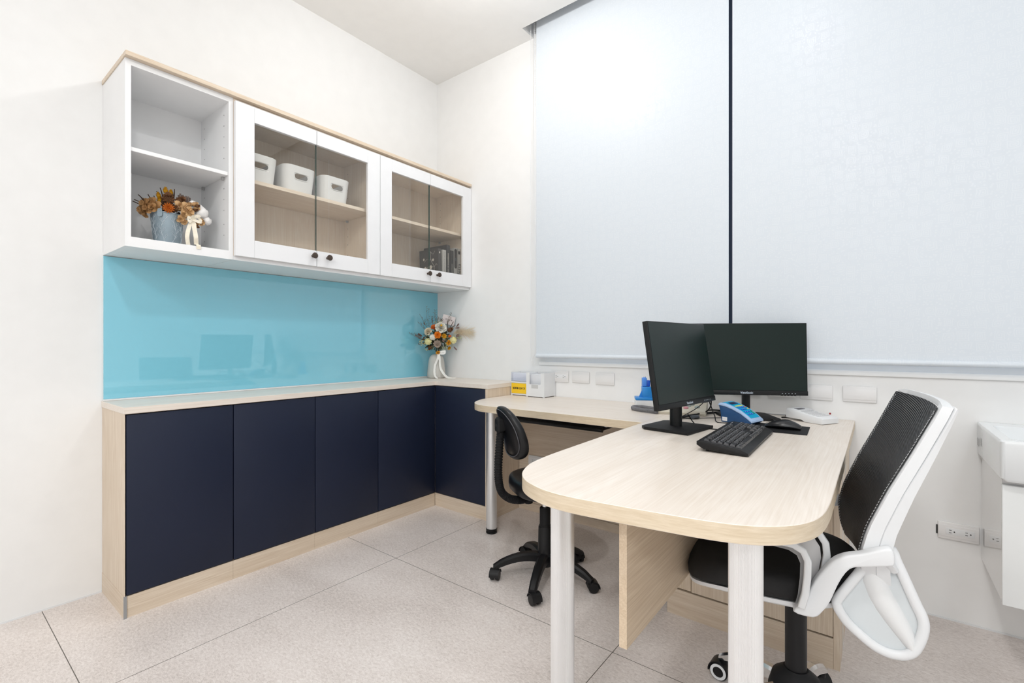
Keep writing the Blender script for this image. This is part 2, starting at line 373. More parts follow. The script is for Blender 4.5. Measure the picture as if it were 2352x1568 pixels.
# ================================================================== roller blinds
def blind_mat():
    m = bpy.data.materials.new('blind_fabric'); m.use_nodes = True; nt = m.node_tree; N = nt.nodes; K = nt.links
    b = N['Principled BSDF']; geo = N.new('ShaderNodeNewGeometry')
    mp = N.new('ShaderNodeMapping'); mp.inputs['Rotation'].default_value = (PI/2, 0, 0); K.new(geo.outputs['Position'], mp.inputs[0])
    def math_(op, a, b_=None, c=None):
        n = N.new('ShaderNodeMath'); n.operation = op
        for i, q in enumerate((a, b_, c)):
            if q is None: continue
            if isinstance(q, (int, float)): n.inputs[i].default_value = q
            else: K.new(q, n.inputs[i])
        return n.outputs[0]
    v = N.new('ShaderNodeTexVoronoi'); v.voronoi_dimensions = '2D'; v.distance = 'CHEBYCHEV'; v.inputs['Scale'].default_value = 20.5; v.inputs['Randomness'].default_value = 0.5
    nz = N.new('ShaderNodeTexNoise'); nz.inputs['Scale'].default_value = 34; nz.inputs['Detail'].default_value = 0
    K.new(mp.outputs[0], nz.inputs['Vector'])
    va = N.new('ShaderNodeVectorMath'); va.operation = 'MULTIPLY_ADD'; K.new(nz.outputs['Color'], va.inputs[0]); va.inputs[1].default_value = (.014, .014, 0); K.new(mp.outputs[0], va.inputs[2])
    K.new(va.outputs[0], v.inputs['Vector'])
    ring = math_('GREATER_THAN', math_('SINE', math_('MULTIPLY', v.outputs['Distance'], 50)), 0.15)
    inside = math_('LESS_THAN', v.outputs['Distance'], 0.36)
    v2 = N.new('ShaderNodeTexVoronoi'); v2.voronoi_dimensions = '2D'; v2.inputs['Scale'].default_value = 75; K.new(mp.outputs[0], v2.inputs['Vector'])
    leaf = math_('MULTIPLY', math_('GREATER_THAN', v.outputs['Distance'], 0.42), math_('LESS_THAN', v2.outputs['Distance'], 0.26))
    pat = math_('MAXIMUM', math_('MULTIPLY', ring, inside), leaf)
    mx = N.new('ShaderNodeMix'); mx.data_type = 'RGBA'; K.new(pat, mx.inputs['Factor'])
    mx.inputs['A'].default_value = (.72, .775, .835, 1); mx.inputs['B'].default_value = (.745, .796, .85, 1); K.new(mx.outputs['Result'], b.inputs['Base Color'])
    ro = math_('MULTIPLY_ADD', pat, -0.22, 0.55); K.new(ro, b.inputs['Roughness']); b.inputs['Specular IOR Level'].default_value = 0.6
    b.inputs['Coat Weight'].default_value = 0.0
    n3 = N.new('ShaderNodeTexNoise'); n3.inputs['Scale'].default_value = 900; K.new(geo.outputs['Position'], n3.inputs['Vector'])
    bp = N.new('ShaderNodeBump'); bp.inputs['Strength'].default_value = 0.12; bp.inputs['Distance'].default_value = 0.0006
    K.new(math_('ADD', n3.outputs['Fac'], math_('MULTIPLY', pat, .5)), bp.inputs['Height']); K.new(bp.outputs['Normal'], b.inputs['Normal'])
    return m
M_blind = blind_mat()
for x0, x1, lab in ((.963, 2.103, 'white rose-patterned roller blind left of the dark gap, pulled down over the window'),
                    (2.120, 4.36, 'white rose-patterned roller blind right of the dark gap, the wider one')):
    t = thing('roller_blind', lab, 'blind', ((x0+x1)/2, -.05, 1.0), 0, 'roller blinds over the window')
    MB().box(x0, x1, -.0515, -.049, 1.012, 3.20).build('fabric', M_blind, t, world=True, smooth=0)
    MB().tube([(x0, -.05, 1.006), (x1, -.05, 1.006)], .0125, 20, smooth=False).build('bottom_bar', M_blind, t, world=True)
    MB().tube([(x0, -.07, 3.21), (x1, -.07, 3.21)], .022, 20, smooth=False).build('roller_tube', M_wplast, t, world=True)
    if x0 < 1:
        ch = MB(); ch.tube([(.929, -.062, 3.21), (.925, -.062, 2.2), (.925, -.060, 1.03), (.932, -.056, .995), (.944, -.052, 1.01), (.952, -.052, 1.05), (.953, -.052, 2.2), (.951, -.06, 3.21)], .0016, 6)
        for k in range(180):
            z = 1.06+k*.0117
            ch.ball((.925, -.061, z), .0024, 1); ch.ball((.953, -.052, z), .0024, 1)
        ch.build('bead_chain', M_wplast, t, world=True)
        MB().box(.918, .962, -.095, -.04, 3.18, 3.26, .004).build('bracket', M_wplast, t, world=True)

# ================================================================== lower cabinets
CD, CT = .338, .832     # depth, worktop height
def base_cab(y0, y1, label, first=False, last=False):
    t = thing('base_cabinet', label, 'cabinet', (CD/2, (y0+y1)/2, 0), 0, 'navy base cabinets along the left wall')
    b = MB(); th = .018
    b.box(0.002, CD-.022, y0+(.0 if first else .0005), y0+th, .086, .805); b.box(.002, CD-.022, y1-th, y1-.0005, .086, .805)
    b.box(.002, CD-.022, y0+th, y1-th, .086, .104); b.box(.002, .012, y0+th, y1-th, .104, .805); b.box(.012, CD-.024, y0+th, y1-th, .787, .805)
    b.box(.02, CD-.04, y0+th, y1-th, .44, .458)
    b.build('carcass', W_z, t, world=True, smooth=0)
    MB().box(CD-.02, CD, y0+(.004 if first else .002), y1-.002, .090, .801, .0012).build('door', M_navy, t, world=True)
    p = MB(); p.box(CD-.026, CD-.004, y0+(.006 if first else 0), y1-.0008, 0, .085)
    p.build('plinth', W_y, t, world=True, smooth=0)
    return t
ys = [-1.981, -1.586, -1.187, -.791, -.3355]
for i, lab in enumerate(('navy-fronted base cabinet at the left end of the row beside the bare wall',
                         'navy-fronted base cabinet second from the left in the row under the blue splashback',
                         'navy-fronted base cabinet third from the left under the blue splashback',
                         'navy-fronted base cabinet fourth from the left, just before the inner corner')):
    t = base_cab(ys[i], ys[i+1], lab, first=(i == 0))
    if i == 0:
        MB().box(0.001, CD-.001, -1.9835, -1.981, .086, .8055).build('end_panel', W_z, t, world=True, smooth=0)
        q = MB(); q.box(0.001, CD-.002, -1.9845, -1.981, .0, .0855); q.build('end_plinth', W_x, t, world=True, smooth=0)
        MB().box(CD-.003, CD+.0005, -1.986, -1.976, 0, .088).build('corner_strip', mat('grey_strip', (.4, .41, .42), .4, metal=.6), t, world=True)
# corner filler unit + short return with one door
t = thing('base_cabinet', 'navy-fronted corner base cabinet on the back wall, right of the inner corner', 'cabinet', (.57, -.17, 0), 0, 'navy base cabinets along the left wall')
b = MB(); b.box(.002, .78, -.313, -.002, .086, .805)
b.build('carcass', W_z, t, world=True, smooth=0)
MB().box(CD-.001, .782, -.3345, -.314, .090, .801, .0012).build('door', M_navy, t, world=True)
MB().box(.782, .800, -.336, -.001, .0, .8055).build('side_panel', W_z, t, world=True, smooth=0)
p = MB(); p.box(CD-.026, .7815, -.330, -.312, 0, .085); p.build('plinth', W_x, t, world=True, smooth=0)
MB().box(.8002, .8025, -.3345, -.022, .0, .05).build('side_plinth', W_y, t, world=True, smooth=0)
# L shaped worktop
t = thing('worktop', 'pale wood-effect worktop, L-shaped, lying on top of the navy cabinets', 'worktop', (.17, -.9, .806))
poly = [(0.001, -1.986), (.345, -1.986), (.345, -.338), (.803, -.338), (.803, -.001), (0.001, -.001)]
MB().prism(poly, .806, CT, .0012).build('worktop_slab', [WT_y], t, world=True, smooth=0)
# ---- glass splashback
t = thing('splashback', 'glossy turquoise blue glass splashback on the left wall between upper and lower cabinets', 'splashback', (.004, -.99, .84))
MB().box(.001, .008, -1.980, -.003, .840, 1.466).build('glass_panel', M_teal, t, world=True, smooth=0)
MB().box(.001, .013, -1.981, -.001, .8325, .8395, .001).build('sealing_trim', M_wplast, t, world=True, smooth=0)
MB().box(.001, .010, -.0028, -.0008, .840, 1.466).build('corner_bead', M_wplast, t, world=True, smooth=0)

# ================================================================== upper cabinets
UD = .336; UZ0, UZ1 = 1.469, 2.212
Wi = wood('interior_laminate', 'z', L((252, 243, 230)), L((234, 216, 197)), 0.5)
Wiy = wood('interior_laminate_y', 'y', L((250, 240, 226)), L((226, 208, 188)), 0.5)
def pin_holes(mb, y, s, zs):
    mb.cur = 1
    for x in (.055, .285):
        for z in zs:
            n = 10; r = .0024
            vs = [(x+r*math.cos(2*PI*k/n), y+s*.0004, z+r*math.sin(2*PI*k/n)) for k in range(n)]
            mb.raw(vs, [list(range(n))])
    mb.cur = 0
ZS = [1.585, 1.635, 1.70, 1.75, 1.80, 1.94, 1.99, 2.04, 2.09, 2.14]
# open white unit
y0, y1 = -1.981, -1.586
t = thing('wall_cabinet', 'open white wall cabinet without doors at the left end, holding the flower bucket', 'cabinet', (UD/2, (y0+y1)/2, UZ0))
b = MB(); b.box(.001, UD, y0, y0+.019, UZ0+.0005, UZ1); b.box(.001, UD, y1-.019, y1-.0005, UZ0+.0005, UZ1)
b.box(.001, UD, y0+.019, y1-.019, UZ0, 1.508); b.box(.001, UD, y0+.019, y1-.019, 2.188, UZ1); b.box(.001, .01, y0+.019, y1-.019, 1.508, 2.188)
pin_holes(b, y1-.0195, -1, ZS); pin_holes(b, y0+.0192, 1, ZS)
b.build('carcass', [M_white, M_slot], t, world=True, smooth=0)
MB().box(.012, UD-.008, y0+.0195, y1-.0195, 1.852, 1.868, .0008).build('shelf', M_white, t, world=True, smooth=0)
mat('pin_grey', (.45, .45, .45), .4)
for x in (.055, .285):
    for y, s in ((y0+.0192, 1), (y1-.0192, -1)): MB().box(x-.006, x+.006, min(y, y+s*.012), max(y, y+s*.012), 1.838, 1.8515, .001).build('shelf_pin', MATS['pin_grey'], t, world=True)
DX0, DX1 = UD+.001, UD+.022
def door(t, ya, yb, outer):
    """outer=-1: frame stile on the left (low y); glass runs bare to the meeting edge"""
    ya += .0015; yb -= .0015; z0, z1 = 1.487, 2.196; st = .083; ro = .081; rt = .073
    d = MB()
    if outer < 0: d.box(DX0, DX1, ya, ya+st, z0, z1, .001); r0, r1 = ya+st+.0004, yb
    else: d.box(DX0, DX1, yb-st, yb, z0, z1, .001); r0, r1 = ya, yb-st-.0004
    d.box(DX0, DX1, r0, r1, z0, z0+ro, .001); d.box(DX0, DX1, r0, r1, z1-rt, z1, .001)
    o = d.build('door', M_door, t, world=True, smooth=0)
    e = MB(); e.box(DX0-.0008, DX0+.0002, ya, yb, z0, z0+.02); e.box(DX0-.0008, DX0+.0002, ya, yb, z1-.02, z1)
    g = MB(); g.box(DX0+.006, DX0+.010, r0+.001, r1-.0025, z0+ro+.0005, z1-rt-.0005); g.build('glass_pane', M_glass, o, world=True, smooth=0)
    em = r1-.0022 if outer < 0 else r0+.0002
    MB().box(DX0+.0055, DX0+.0105, em, em+.0013, z0+ro+.0005, z1-rt-.0005).build('glass_edge', M_glassedge, o, world=True, smooth=0)
    ky = (yb-.022) if outer < 0 else (ya+.058)
    k = MB(); k.M = Matrix.Translation((DX1, ky, 1.538)) @ Matrix.Rotation(PI/2, 4, 'Y')
    k.lathe([(0, 0), (.0075, 0), (.0065, .004), (.006, .014), (.010, .018), (.0145, .021), (.0155, .025), (.0135, .029), (.006, .031), (0, .031)], 28)
    k.build('knob', M_bronze, o, world=True)
def glazed(y0, y1, label):
    t = thing('wall_cabinet', label, 'cabinet', (UD/2, (y0+y1)/2, UZ0), 0, 'glazed wall cabinets'); ym = (y0+y1)/2
    b = MB(); b.box(.001, UD-.0005, y0+.0005, y0+.018, 1.4885, UZ1-.001); b.box(.001, UD-.0005, y1-.018, y1-.0005, 1.4885, UZ1-.001)
    b.box(.001, UD-.0005, y0+.018, y1-.018, 1.4885, 1.508); b.box(.001, UD-.0005, y0+.018, y1-.018, 2.190, UZ1-.001); b.box(.001, .01, y0+.018, y1-.018, 1.508, 2.19)
    pin_holes(b, y1-.0185, -1, ZS); pin_holes(b, y0+.0185, 1, ZS)
    b.build('carcass', [Wi, M_slot], t, world=True, smooth=0)
    MB().box(.001, UD, y0+.0003, y1-.0003, UZ0, 1.488).build('bottom_panel', M_white, t, world=True, smooth=0)
    MB().box(.012, UD-.02, y0+.0185, y1-.0185, 1.850, 1.868, .0008).build('shelf', Wiy, t, world=True, smooth=0)
    for x, y, s in ((.055, y0+.0182, 1), (.055, y1-.0182, -1), (.285, y0+.0182, 1), (.285, y1-.0182, -1)):
        MB().box(x-.006, x+.006, min(y, y+s*.012), max(y, y+s*.012), 1.838, 1.8495, .001).build('shelf_pin', MATS['pin_grey'], t, world=True)
    door(t, y0, ym, -1); door(t, ym, y1, 1)
glazed(-1.586, -.791, 'white double-door glazed wall cabinet holding the three white bins')
glazed(-.791, -.001, 'white double-door glazed wall cabinet in the corner holding the row of books')
t = thing('cabinet_top_board', 'pale wood top board running along the wall cabinets', 'board', (.18, -.99, UZ1))
MB().box(.001, .361, -1.985, -.001, UZ1+.0005, UZ1+.0185, .001).build('top_board', [W_y], t, world=True, smooth=0)

# ---- white storage bins
def make_bin(yc, label, xc=.175, rz=0.0):
    t = thing('storage_bin', label, 'storage bin', (xc, yc, 1.868), rz, 'white plastic bins on the shelf behind glass')
    hx, hy = .125, .083; H = .134; b = MB()
    def ring(z, s, ins): return [(x, y, z) for x, y in rrect(-(hx*s-ins), hx*s-ins, -(hy*s-ins), hy*s-ins, .042*s, 6)]
    n = len(ring(0, 1, 0))
    zs_ = [0, .004, .03, .060, .068, .076, .084, .092, .100, .118, H-.002, H]
    sc = lambda z: .93+.13*(z/H)
    outr = [ring(z, sc(z), 0) for z in zs_]; inr = [ring(z, sc(z), .0035) for z in zs_]
    inr[0] = ring(.004, sc(0), .0035)
    vs = [p for r in outr+inr for p in r]; m = len(zs_); fs = []
    # oval handle hole in the +x and -x ends: widen the mesh hole by moving points is avoided; faces are skipped in an oval
    def cell(i, k): 
        za = (zs_[i]+zs_[i+1])/2; return za
    for i in range(m-1):
        for k in range(n):
            l = (k+1) % n; fs.append([i*n+k, i*n+l, (i+1)*n+l, (i+1)*n+k]); o = m*n
            fs.append([o+i*n+l, o+i*n+k, o+(i+1)*n+k, o+(i+1)*n+l])
    for k in range(n):
        l = (k+1) % n; fs.append([(m-1)*n+k, (m-1)*n+l, m*n+(m-1)*n+l, m*n+(m-1)*n+k])
    fs.append(list(range(n))[::-1]); fs.append([m*n+k for k in range(n)])
    b.raw(vs, fs); o = b.build('bin_body', M_wplast, t)
    # punch the two handle openings
    cut = MB()
    for s in (-1, 1):
        cut.prism_ax([(y, z) for y, z in rrect(-.036, .036, .066, .097, .015, 8)], s*hx*.9-.03*(s < 0)-.0, s*hx*.9+.03+(0 if s > 0 else 0), 'x')
    co = cut.build('cutter', M_wplast); co.parent = t
    md = o.modifiers.new('hole', 'BOOLEAN'); md.object = co; md.operation = 'DIFFERENCE'; md.solver = 'EXACT'
    dg = bpy.context.evaluated_depsgraph_get(); dg.update(); me = bpy.data.meshes.new_from_object(o.evaluated_get(dg)); o.modifiers.clear(); o.data = me
    bpy.data.objects.remove(co)
    for s in (1, -1):
        x = s*(hx*sc(.082)-.001); rim = MB()
        rim.tube([(x, y, z) for y, z in rrect(-.0365, .0365, .0655, .0975, .0155, 6)], .0022, 6, smooth=False, closed=True)
        rim.build('handle_rim', M_wplast, t)
    return t
make_bin(-1.447, 'white plastic bin with oval handle, left one of three behind the cabinet glass')
make_bin(-1.243, 'white plastic bin with oval handle, middle one of three behind the cabinet glass')
make_bin(-1.036, 'white plastic bin with oval handle, right one of three behind the cabinet glass')

# ---- books
M_paper = mat('paper_pages', (.8, .78, .72), .8)
def book(ya, yb, h, mcol, label, x1=.27, depth=.19, lean=0.0, name='book'):
    t = thing(name, label, 'book', ((2*x1-depth)/2, (ya+yb)/2, 1.5085), 0, 'books standing in the corner wall cabinet')
    if lean: t.rotation_euler = (lean, 0, 0)
    w = (yb-ya)/2-.0006
    c = MB(); hx = depth/2; c.box(-hx, hx, -w, -w+.002, 0, h); c.box(-hx, hx, w-.002, w, 0, h); c.box(hx-.0025, hx, -w, w, 0, h, .0008)
    c.build('cover', mcol, t, smooth=0)
    MB().box(-hx+.004, hx-.003, -w+.0022, w-.0022, .003, h-.004).build('pages', M_paper, t, smooth=0)
    return t, w, hx, h
Mb_dk = mat('book_charcoal', (.045, .043, .045), .5); Mb_dk2 = mat('book_dark', (.03, .032, .036), .45); Mb_lt = mat('book_light', (.58, .58, .56), .5); Mb_gr = mat('book_grey', (.50, .50, .49), .5)
M_ink = mat('ink_black', (.02, .02, .02), .5); M_wink = mat('ink_white', (.75, .72, .66), .5)
def spine_text(bk, s, size, m, z, y=0.0, sx=1.0):
    t, w, hx, h = bk; text(s, size, m, frame((hx+.0006, y, z), (0, 0, 1), (0, -1, 0)), t, ext=.0003, sx=sx)
bk = book(-.240, -.206, .235, Mb_dk, 'charcoal book with cream floral drawing, leaning at the left of the row', lean=0.035)
t, w, hx, h = bk
vine = MB()
def vt(pts, r=.0011): vine.tube([(hx-a, -w-.0006, z) for a, z in pts], r, 5, flat=(1, .5))
vt([(.03, .0), (.045, .06), (.04, .11), (.07, .16), (.075, .22)]); vt([(.04, .11), (.09, .12), (.12, .10), (.16, .09)]); vt([(.07, .16), (.11, .17), (.14, .15)])
vt([(.075, .22), (.05, .20), (.03, .22)]); vt([(.045, .06), (.09, .055), (.13, .03), (.165, .005)]); vt([(.04, .11), (.02, .13), (.01, .12)])
for a, z, r in ((.13, .105, .012), (.075, .11, .014), (.145, .17, .009), (.12, .03, .010), (.165, .02, .01), (.05, .16, .009)):
    for k in range(5):
        an = k*1.25; vine.ball((hx-a+r*.6*math.cos(an), -w-.0006, z+r*.6*math.sin(an)), r*.55, 1, (1, .08, 1))
vine.build('floral_print', M_wink, t); spine_text(bk, 'Flowers', .011, M_wink, .03)
sp = MB()
for dz, dy in ((0, 0), (.005, .003), (.005, -.003)): sp.ball((hx+.0005, dy, .205+dz), .0045, 1, (.1, .8, 1))
sp.build('bird_emblem', M_wink, t)
bk = book(-.203, -.168, .232, Mb_lt, 'cream book with grey spine lettering, second in the row'); spine_text(bk, 'DRAW + WORKSHOP NOTE', .0165, mat('ink_grey', (.25, .25, .25), .5), .115)
bk = book(-.165, -.129, .272, Mb_dk2, 'tallest dark book, sticking up above its neighbours', depth=.235); spine_text(bk, 'THE HISTORY OF ENGINEERING', .012, M_wink, .12, sx=1.1)
bk = book(-.127, -.094, .238, Mb_dk2, 'dark book with thin white and orange spine lettering, right of the tallest'); spine_text(bk, 'Spring and Autumn', .011, M_wink, .10)
bk = book(-.092, -.054, .262, Mb_gr, 'pale book with dark rounded capsule on the spine'); t, w, hx, h = bk
q = MB(); q.prism_ax([(y, z) for y, z in rrect(-.0125, .0125, .115, .255, .012, 6)], hx+.0002, hx+.0008, 'x'); q.build('spine_capsule', M_ink, t, smooth=0); spine_text(bk, 'Art Atlas', .010, MATS['ink_grey'], .055)
spine_text(bk, 'series', .008, mat('ink_blue', (.3, .4, .6), .5), .18)
bk = book(-.052, -.0205, .262, Mb_lt, 'pale book lettered letta on the spine, at the right end of the row'); t, w, hx, h = bk
spine_text(bk, 'letta', .044, M_ink, .115, sx=1.0); q = MB(); q.box(hx+.0002, hx+.0008, -.010, .010, .222, .245); q.build('spine_badge', M_ink, t, smooth=0)

# ================================================================== dried flowers
R = random.Random(7)
def petal(mb, c, M3, L_, Wd, cup, tilt, az, z0=0.0, r0=0.0):
    """one cupped petal starting r0 from the axis, in direction az, tilted up"""
    ns, nt_ = 4, 4; vs = []
    for i in range(ns+1):
        s = i/ns; wdt = Wd*math.sin(PI*min(.97, .12+.80*s))**.6
        for j in range(nt_+1):
            u = (j/nt_-.5)*2; x = r0+L_*s*math.cos(tilt+cup*s); z = z0+L_*s*math.sin(tilt+cup*s)+abs(u)**2*wdt*.25; y = u*wdt*.5
            v = Vector((x*math.cos(az)-y*math.sin(az), x*math.sin(az)+y*math.cos(az), z)); vs.append(Vector(c)+M3 @ v)
    fs = [[i*(nt_+1)+j, (i+1)*(nt_+1)+j, (i+1)*(nt_+1)+j+1, i*(nt_+1)+j+1] for i in range(ns) for j in range(nt_)]
    mb.raw(vs, fs)
def facing(d):
    d = Vector(d).normalized(); a = Vector((0, 0, 1)) if abs(d.z) < .95 else Vector((1, 0, 0)); x = a.cross(d).normalized(); y = d.cross(x)
    return Matrix((x, y, d)).transposed()
def rose(c, d, r, layers=4, n=6, tight=1.0):
    mb = MB(); M3 = facing(d)
    for l in range(layers):
        f = (l+1)/layers; tilt = 1.45-1.15*f**1.3*tight
        for k in range(n if l else 3): petal(mb, c, M3, r*(.45+.6*f), r*(.55+.65*f), .25-.5*f, tilt, 2*PI*k/(n if l else 3)+l*.7+R.uniform(-.1, .1), -r*.35*f, r*.04)
    return mb
def ruffle(c, r, d=(0, 0, 1)):
    mb = MB(); ph = R.uniform(0, 6)
    mb.ball(c, r*.86, 3, disp=lambda v: .10*math.sin(11*v.x+ph)*math.sin(13*v.y)*math.sin(12*v.z+ph)+R.uniform(-.04, .04))
    for k in range(46):
        z = 1-2*(k+.5)/46; a = k*2.399; q = Vector((math.sqrt(1-z*z)*math.cos(a), math.sqrt(1-z*z)*math.sin(a), z))
        petal(mb, Vector(c)+q*r*.72, facing(q), r*.36, r*.42, .4, .5, R.uniform(0, 6))
    return mb
def cone(c, d, r):
    mb = MB(); M3 = facing(d); mb.ball(c, r*.6, 2)
    for l in range(6):
        f = l/5; 
        for k in range(8): petal(mb, c, M3, r*(.65), r*.42, -.2, .1+1.2*f, 2*PI*k/8+l*.4, -r*.5+r*1.1*f, r*.30*(1-f*.8))
    return mb
def straw(c, d, r):
    mb = MB(); M3 = facing(d); mb.ball(c, r*.35, 2)
    for l in range(4):
        for k in range(14): petal(mb, c, M3, r*(1-.16*l), r*.26, .15, .15+.32*l, 2*PI*k/14+l*.22)
    return mb
def seedhead(c, d, r, Ls=2.4):
    mb = MB(); M3 = facing(d)
    for l in range(9):
        f = l/8; rr = r*math.sin(PI*(.12+.8*f))
        for k in range(9): petal(mb, Vector(c)+M3 @ Vector((0, 0, (f-.5)*r*Ls)), M3, r*.5, r*.34, -.2, 1.15, 2*PI*k/9+l*.35, 0, rr*.7)
    mb.ball(c, r*.8, 2, (1, 1, Ls*.45), rot=M3)
    return mb
def leafset(specs):
    mb = MB()
    for c, d, l, w_ in specs: petal(mb, c, facing(d), l, w_, .2, 1.2, R.uniform(0, 6))
    return mb
def twig(mb, p, q, r=.0012, br=7, spread=.03, bead=.0015):
    p, q = Vector(p), Vector(q); mid = (p+q)/2+Vector((R.uniform(-.01, .01), R.uniform(-.01, .01), 0)); mb.tube([p, mid, q], [r, r*.8, r*.4], 5, sub=4)
    for k in range(br):
        f = .25+.75*k/br; s = p.lerp(q, f); e = s+Vector((R.uniform(-1, 1), R.uniform(-1, 1), R.uniform(.2, 1.2))).normalized()*spread*R.uniform(.5, 1.0)*(1.1-f*.4)
        mb.tube([s, (s+e)/2+Vector((0, 0, .002)), e], [r*.6, r*.5, r*.3], 4, sub=2)
        for j in range(4): mb.ball(s.lerp(e, .35+.2*j)+Vector((R.uniform(-.001, .001),)*3), bead*R.uniform(.6, 1), 1, (1, 1, 1.5))
def ribbon(mb, pts, w_, side, th=.0005):
    """flat band following pts; side = width direction"""
    P = [Vector(p) for p in pts]; s = Vector(side).normalized()*w_/2; Q = []
    n = len(P)
    for i in range(n-1):
        p0, p1, p2, p3 = P[max(i-1, 0)], P[i], P[i+1], P[min(i+2, n-1)]
        for k in range(8):
            t_ = k/8; Q.append(0.5*((2*p1)+(p2-p0)*t_+(2*p0-5*p1+4*p2-p3)*t_*t_+(3*p1-p0-3*p2+p3)*t_**3))
    Q.append(P[-1]); rings = []
    for i, q in enumerate(Q):
        tg = (Q[min(i+1, len(Q)-1)]-Q[max(i-1, 0)]).normalized(); nn = tg.cross(s).normalized()*th
        rings.append([q-s-nn, q+s-nn, q+s+nn, q-s+nn])
    mb.loft(rings)
Mf = {k: mat('petal_'+k, L(v), .7, noise=(90, .14)) for k, v in dict(cream=(238, 226, 200), white=(245, 240, 228), orange=(240, 138, 30), tulip=(216, 112, 44), gold=(214, 160, 24), yellow=(240, 180, 60),
      pale=(232, 226, 168), brown=(120, 82, 52), tan=(190, 146, 96), beige=(214, 176, 128), rust=(196, 104, 24), dark=(70, 52, 40), mauve=(128, 104, 96), artichoke=(180, 164, 150), green=(72, 74, 52), sage=(196, 200, 160),
      pampas=(236, 220, 192), twig=(120, 106, 90), bark=(112, 98, 90), cotton=(240, 238, 236), ribbon=(240, 232, 214), ribbonw=(238, 238, 234)).items()}

# ---- vase bouquet on the corner of the worktop
VC = Vector((.125, -.125, CT+.0005))
t = thing('vase', 'small grey-white ceramic vase standing in the corner of the worktop', 'vase', VC)
prof = [(0, 0), (.055, 0), (.062, .004), (.066, .018), (.066, .035), (.062, .08), (.055, .13), (.050, .150), (.040, .163), (.028, .170), (.024, .172), (.022, .170), (.024, .160), (.045, .14), (.055, .08), (.058, .03), (.05, .008), (0, .006)]
MB().lathe(prof, 40).build('vase_body', mat('vase_ceramic', L((200, 198, 192)), .45, noise=(14, .08)), t)
bt = thing('dried_bouquet', 'bouquet of dried cream, orange and brown flowers standing in the grey vase', 'bouquet', VC+Vector((0, 0, .15)))
vr = Vector((.685, .73, 0)); vf = Vector((.73, -.685, 0)); S = .003186
def bp_(cx, cy, dep=.05):
    return VC*1.0+vr*((cx/7.84+900-1003)*S)+Vector((0, 0, 1.085-(cy/7.84+690-788)*S-VC.z))+vf*dep
CORE = VC+Vector((0, 0, .29))
VIEW = Vector((2.681, -2.519, 1.085))
def inroom(mb):
    """keep every petal and twig clear of the two walls"""
    for i, p in enumerate(mb.v):
        q = p.copy()
        if q.y > -.006: q = VIEW+(q-VIEW)*((-.006-.10*abs(p.y+.006)-VIEW.y)/(q.y-VIEW.y))
        if q.x < .012: q = VIEW+(q-VIEW)*((.012+.10*abs(p.x-.012)-VIEW.x)/(q.x-VIEW.x))
        mb.v[i] = q
    return mb
def fl(kind, nm, mk, cx, cy, dep, r, **kw):
    p = bp_(cx, cy, dep); d = (p-CORE+vf*.05)
    mb = {'rose': lambda: rose(p, d, r, **kw), 'ruffle': lambda: ruffle(p, r), 'cone': lambda: cone(p, d, r), 'straw': lambda: straw(p, d, r), 'seed': lambda: seedhead(p, d, r)}[kind]()
    return inroom(mb).build(nm, Mf[mk], bt, world=True, smooth=60)
o = fl('rose', 'white_peony', 'white', 890, 480, .075, .040, layers=5, n=7); MB().ball(bp_(893, 455, .098), .008, 2).build('flower_centre', Mf['gold'], o, world=True)
fl('rose', 'orange_tulip', 'tulip', 768, 492, .05, .026, layers=2, tight=.5); fl('rose', 'cream_rose', 'cream', 655, 555, .05, .028)
fl('ruffle', 'white_ball_flower', 'white', 745, 660, .075, .0225); fl('rose', 'orange_rose', 'orange', 830, 620, .09, .024, layers=4)
fl('straw', 'golden_strawflower', 'gold', 938, 645, .085, .021); fl('ruffle', 'pale_green_ball_flower', 'pale', 665, 738, .06, .0255)
fl('ruffle', 'cream_ball_flower', 'pale', 1105, 715, .06, .0255); fl('cone', 'artichoke_head', 'artichoke', 825, 785, .075, .031)
fl('rose', 'yellow_rose', 'yellow', 1030, 760, .06, .020); fl('cone', 'brown_cone', 'brown', 1050, 530, .06, .022)
fl('cone', 'brown_cone', 'brown', 695, 850, .05, .017); fl('straw', 'amber_strawflower', 'gold', 1025, 850, .05, .018)
fl('rose', 'yellow_rose', 'yellow', 838, 940, .075, .016); fl('seed', 'orange_bud', 'tulip', 1035, 645, .07, .011)
mb = MB()
for cx, cy, dp, l in ((525, 665, .03, .042), (560, 640, .02, .035), (1110, 830, .04, .034), (1105, 660, .05, .035), (1150, 640, .04, .03), (905, 720, .08, .022), (870, 705, .085, .02), (605, 440, .0, .02), (620, 660, .04, .024), (730, 400, .02, .03), (1160, 470, .02, .03), (1140, 500, .03, .03)):
    petal(mb, bp_(cx, cy, dp), facing((bp_(cx, cy, dp)-CORE)), l, l*.8, .2, 1.0, R.uniform(0, 6))
inroom(mb).build('brown_leaves', Mf['mauve'], bt, world=True, smooth=60)
mb = MB()
mb.ball(CORE+vf*-.002+Vector((0, 0, -.012)), .040, 3, (1, 1, .85), disp=lambda v: .2*math.sin(9*v.x)*math.sin(8*v.y)*math.sin(9*v.z)+R.uniform(-.08, .08))
for k in range(210):
    a = R.uniform(0, 2*PI); rr = R.uniform(.015, .082); q = CORE+vr*rr*math.cos(a)+Vector((0, 0, rr*.8*math.sin(a)-.01))+vf*R.uniform(0, .045)
    petal(mb, q, facing(q-CORE+Vector((0, 0, .001))), R.uniform(.02, .034), R.uniform(.008, .014), .3, 1.1, R.uniform(0, 6))
inroom(mb).build('dark_foliage', Mf['green'], bt, world=True, smooth=60)
mb = MB()
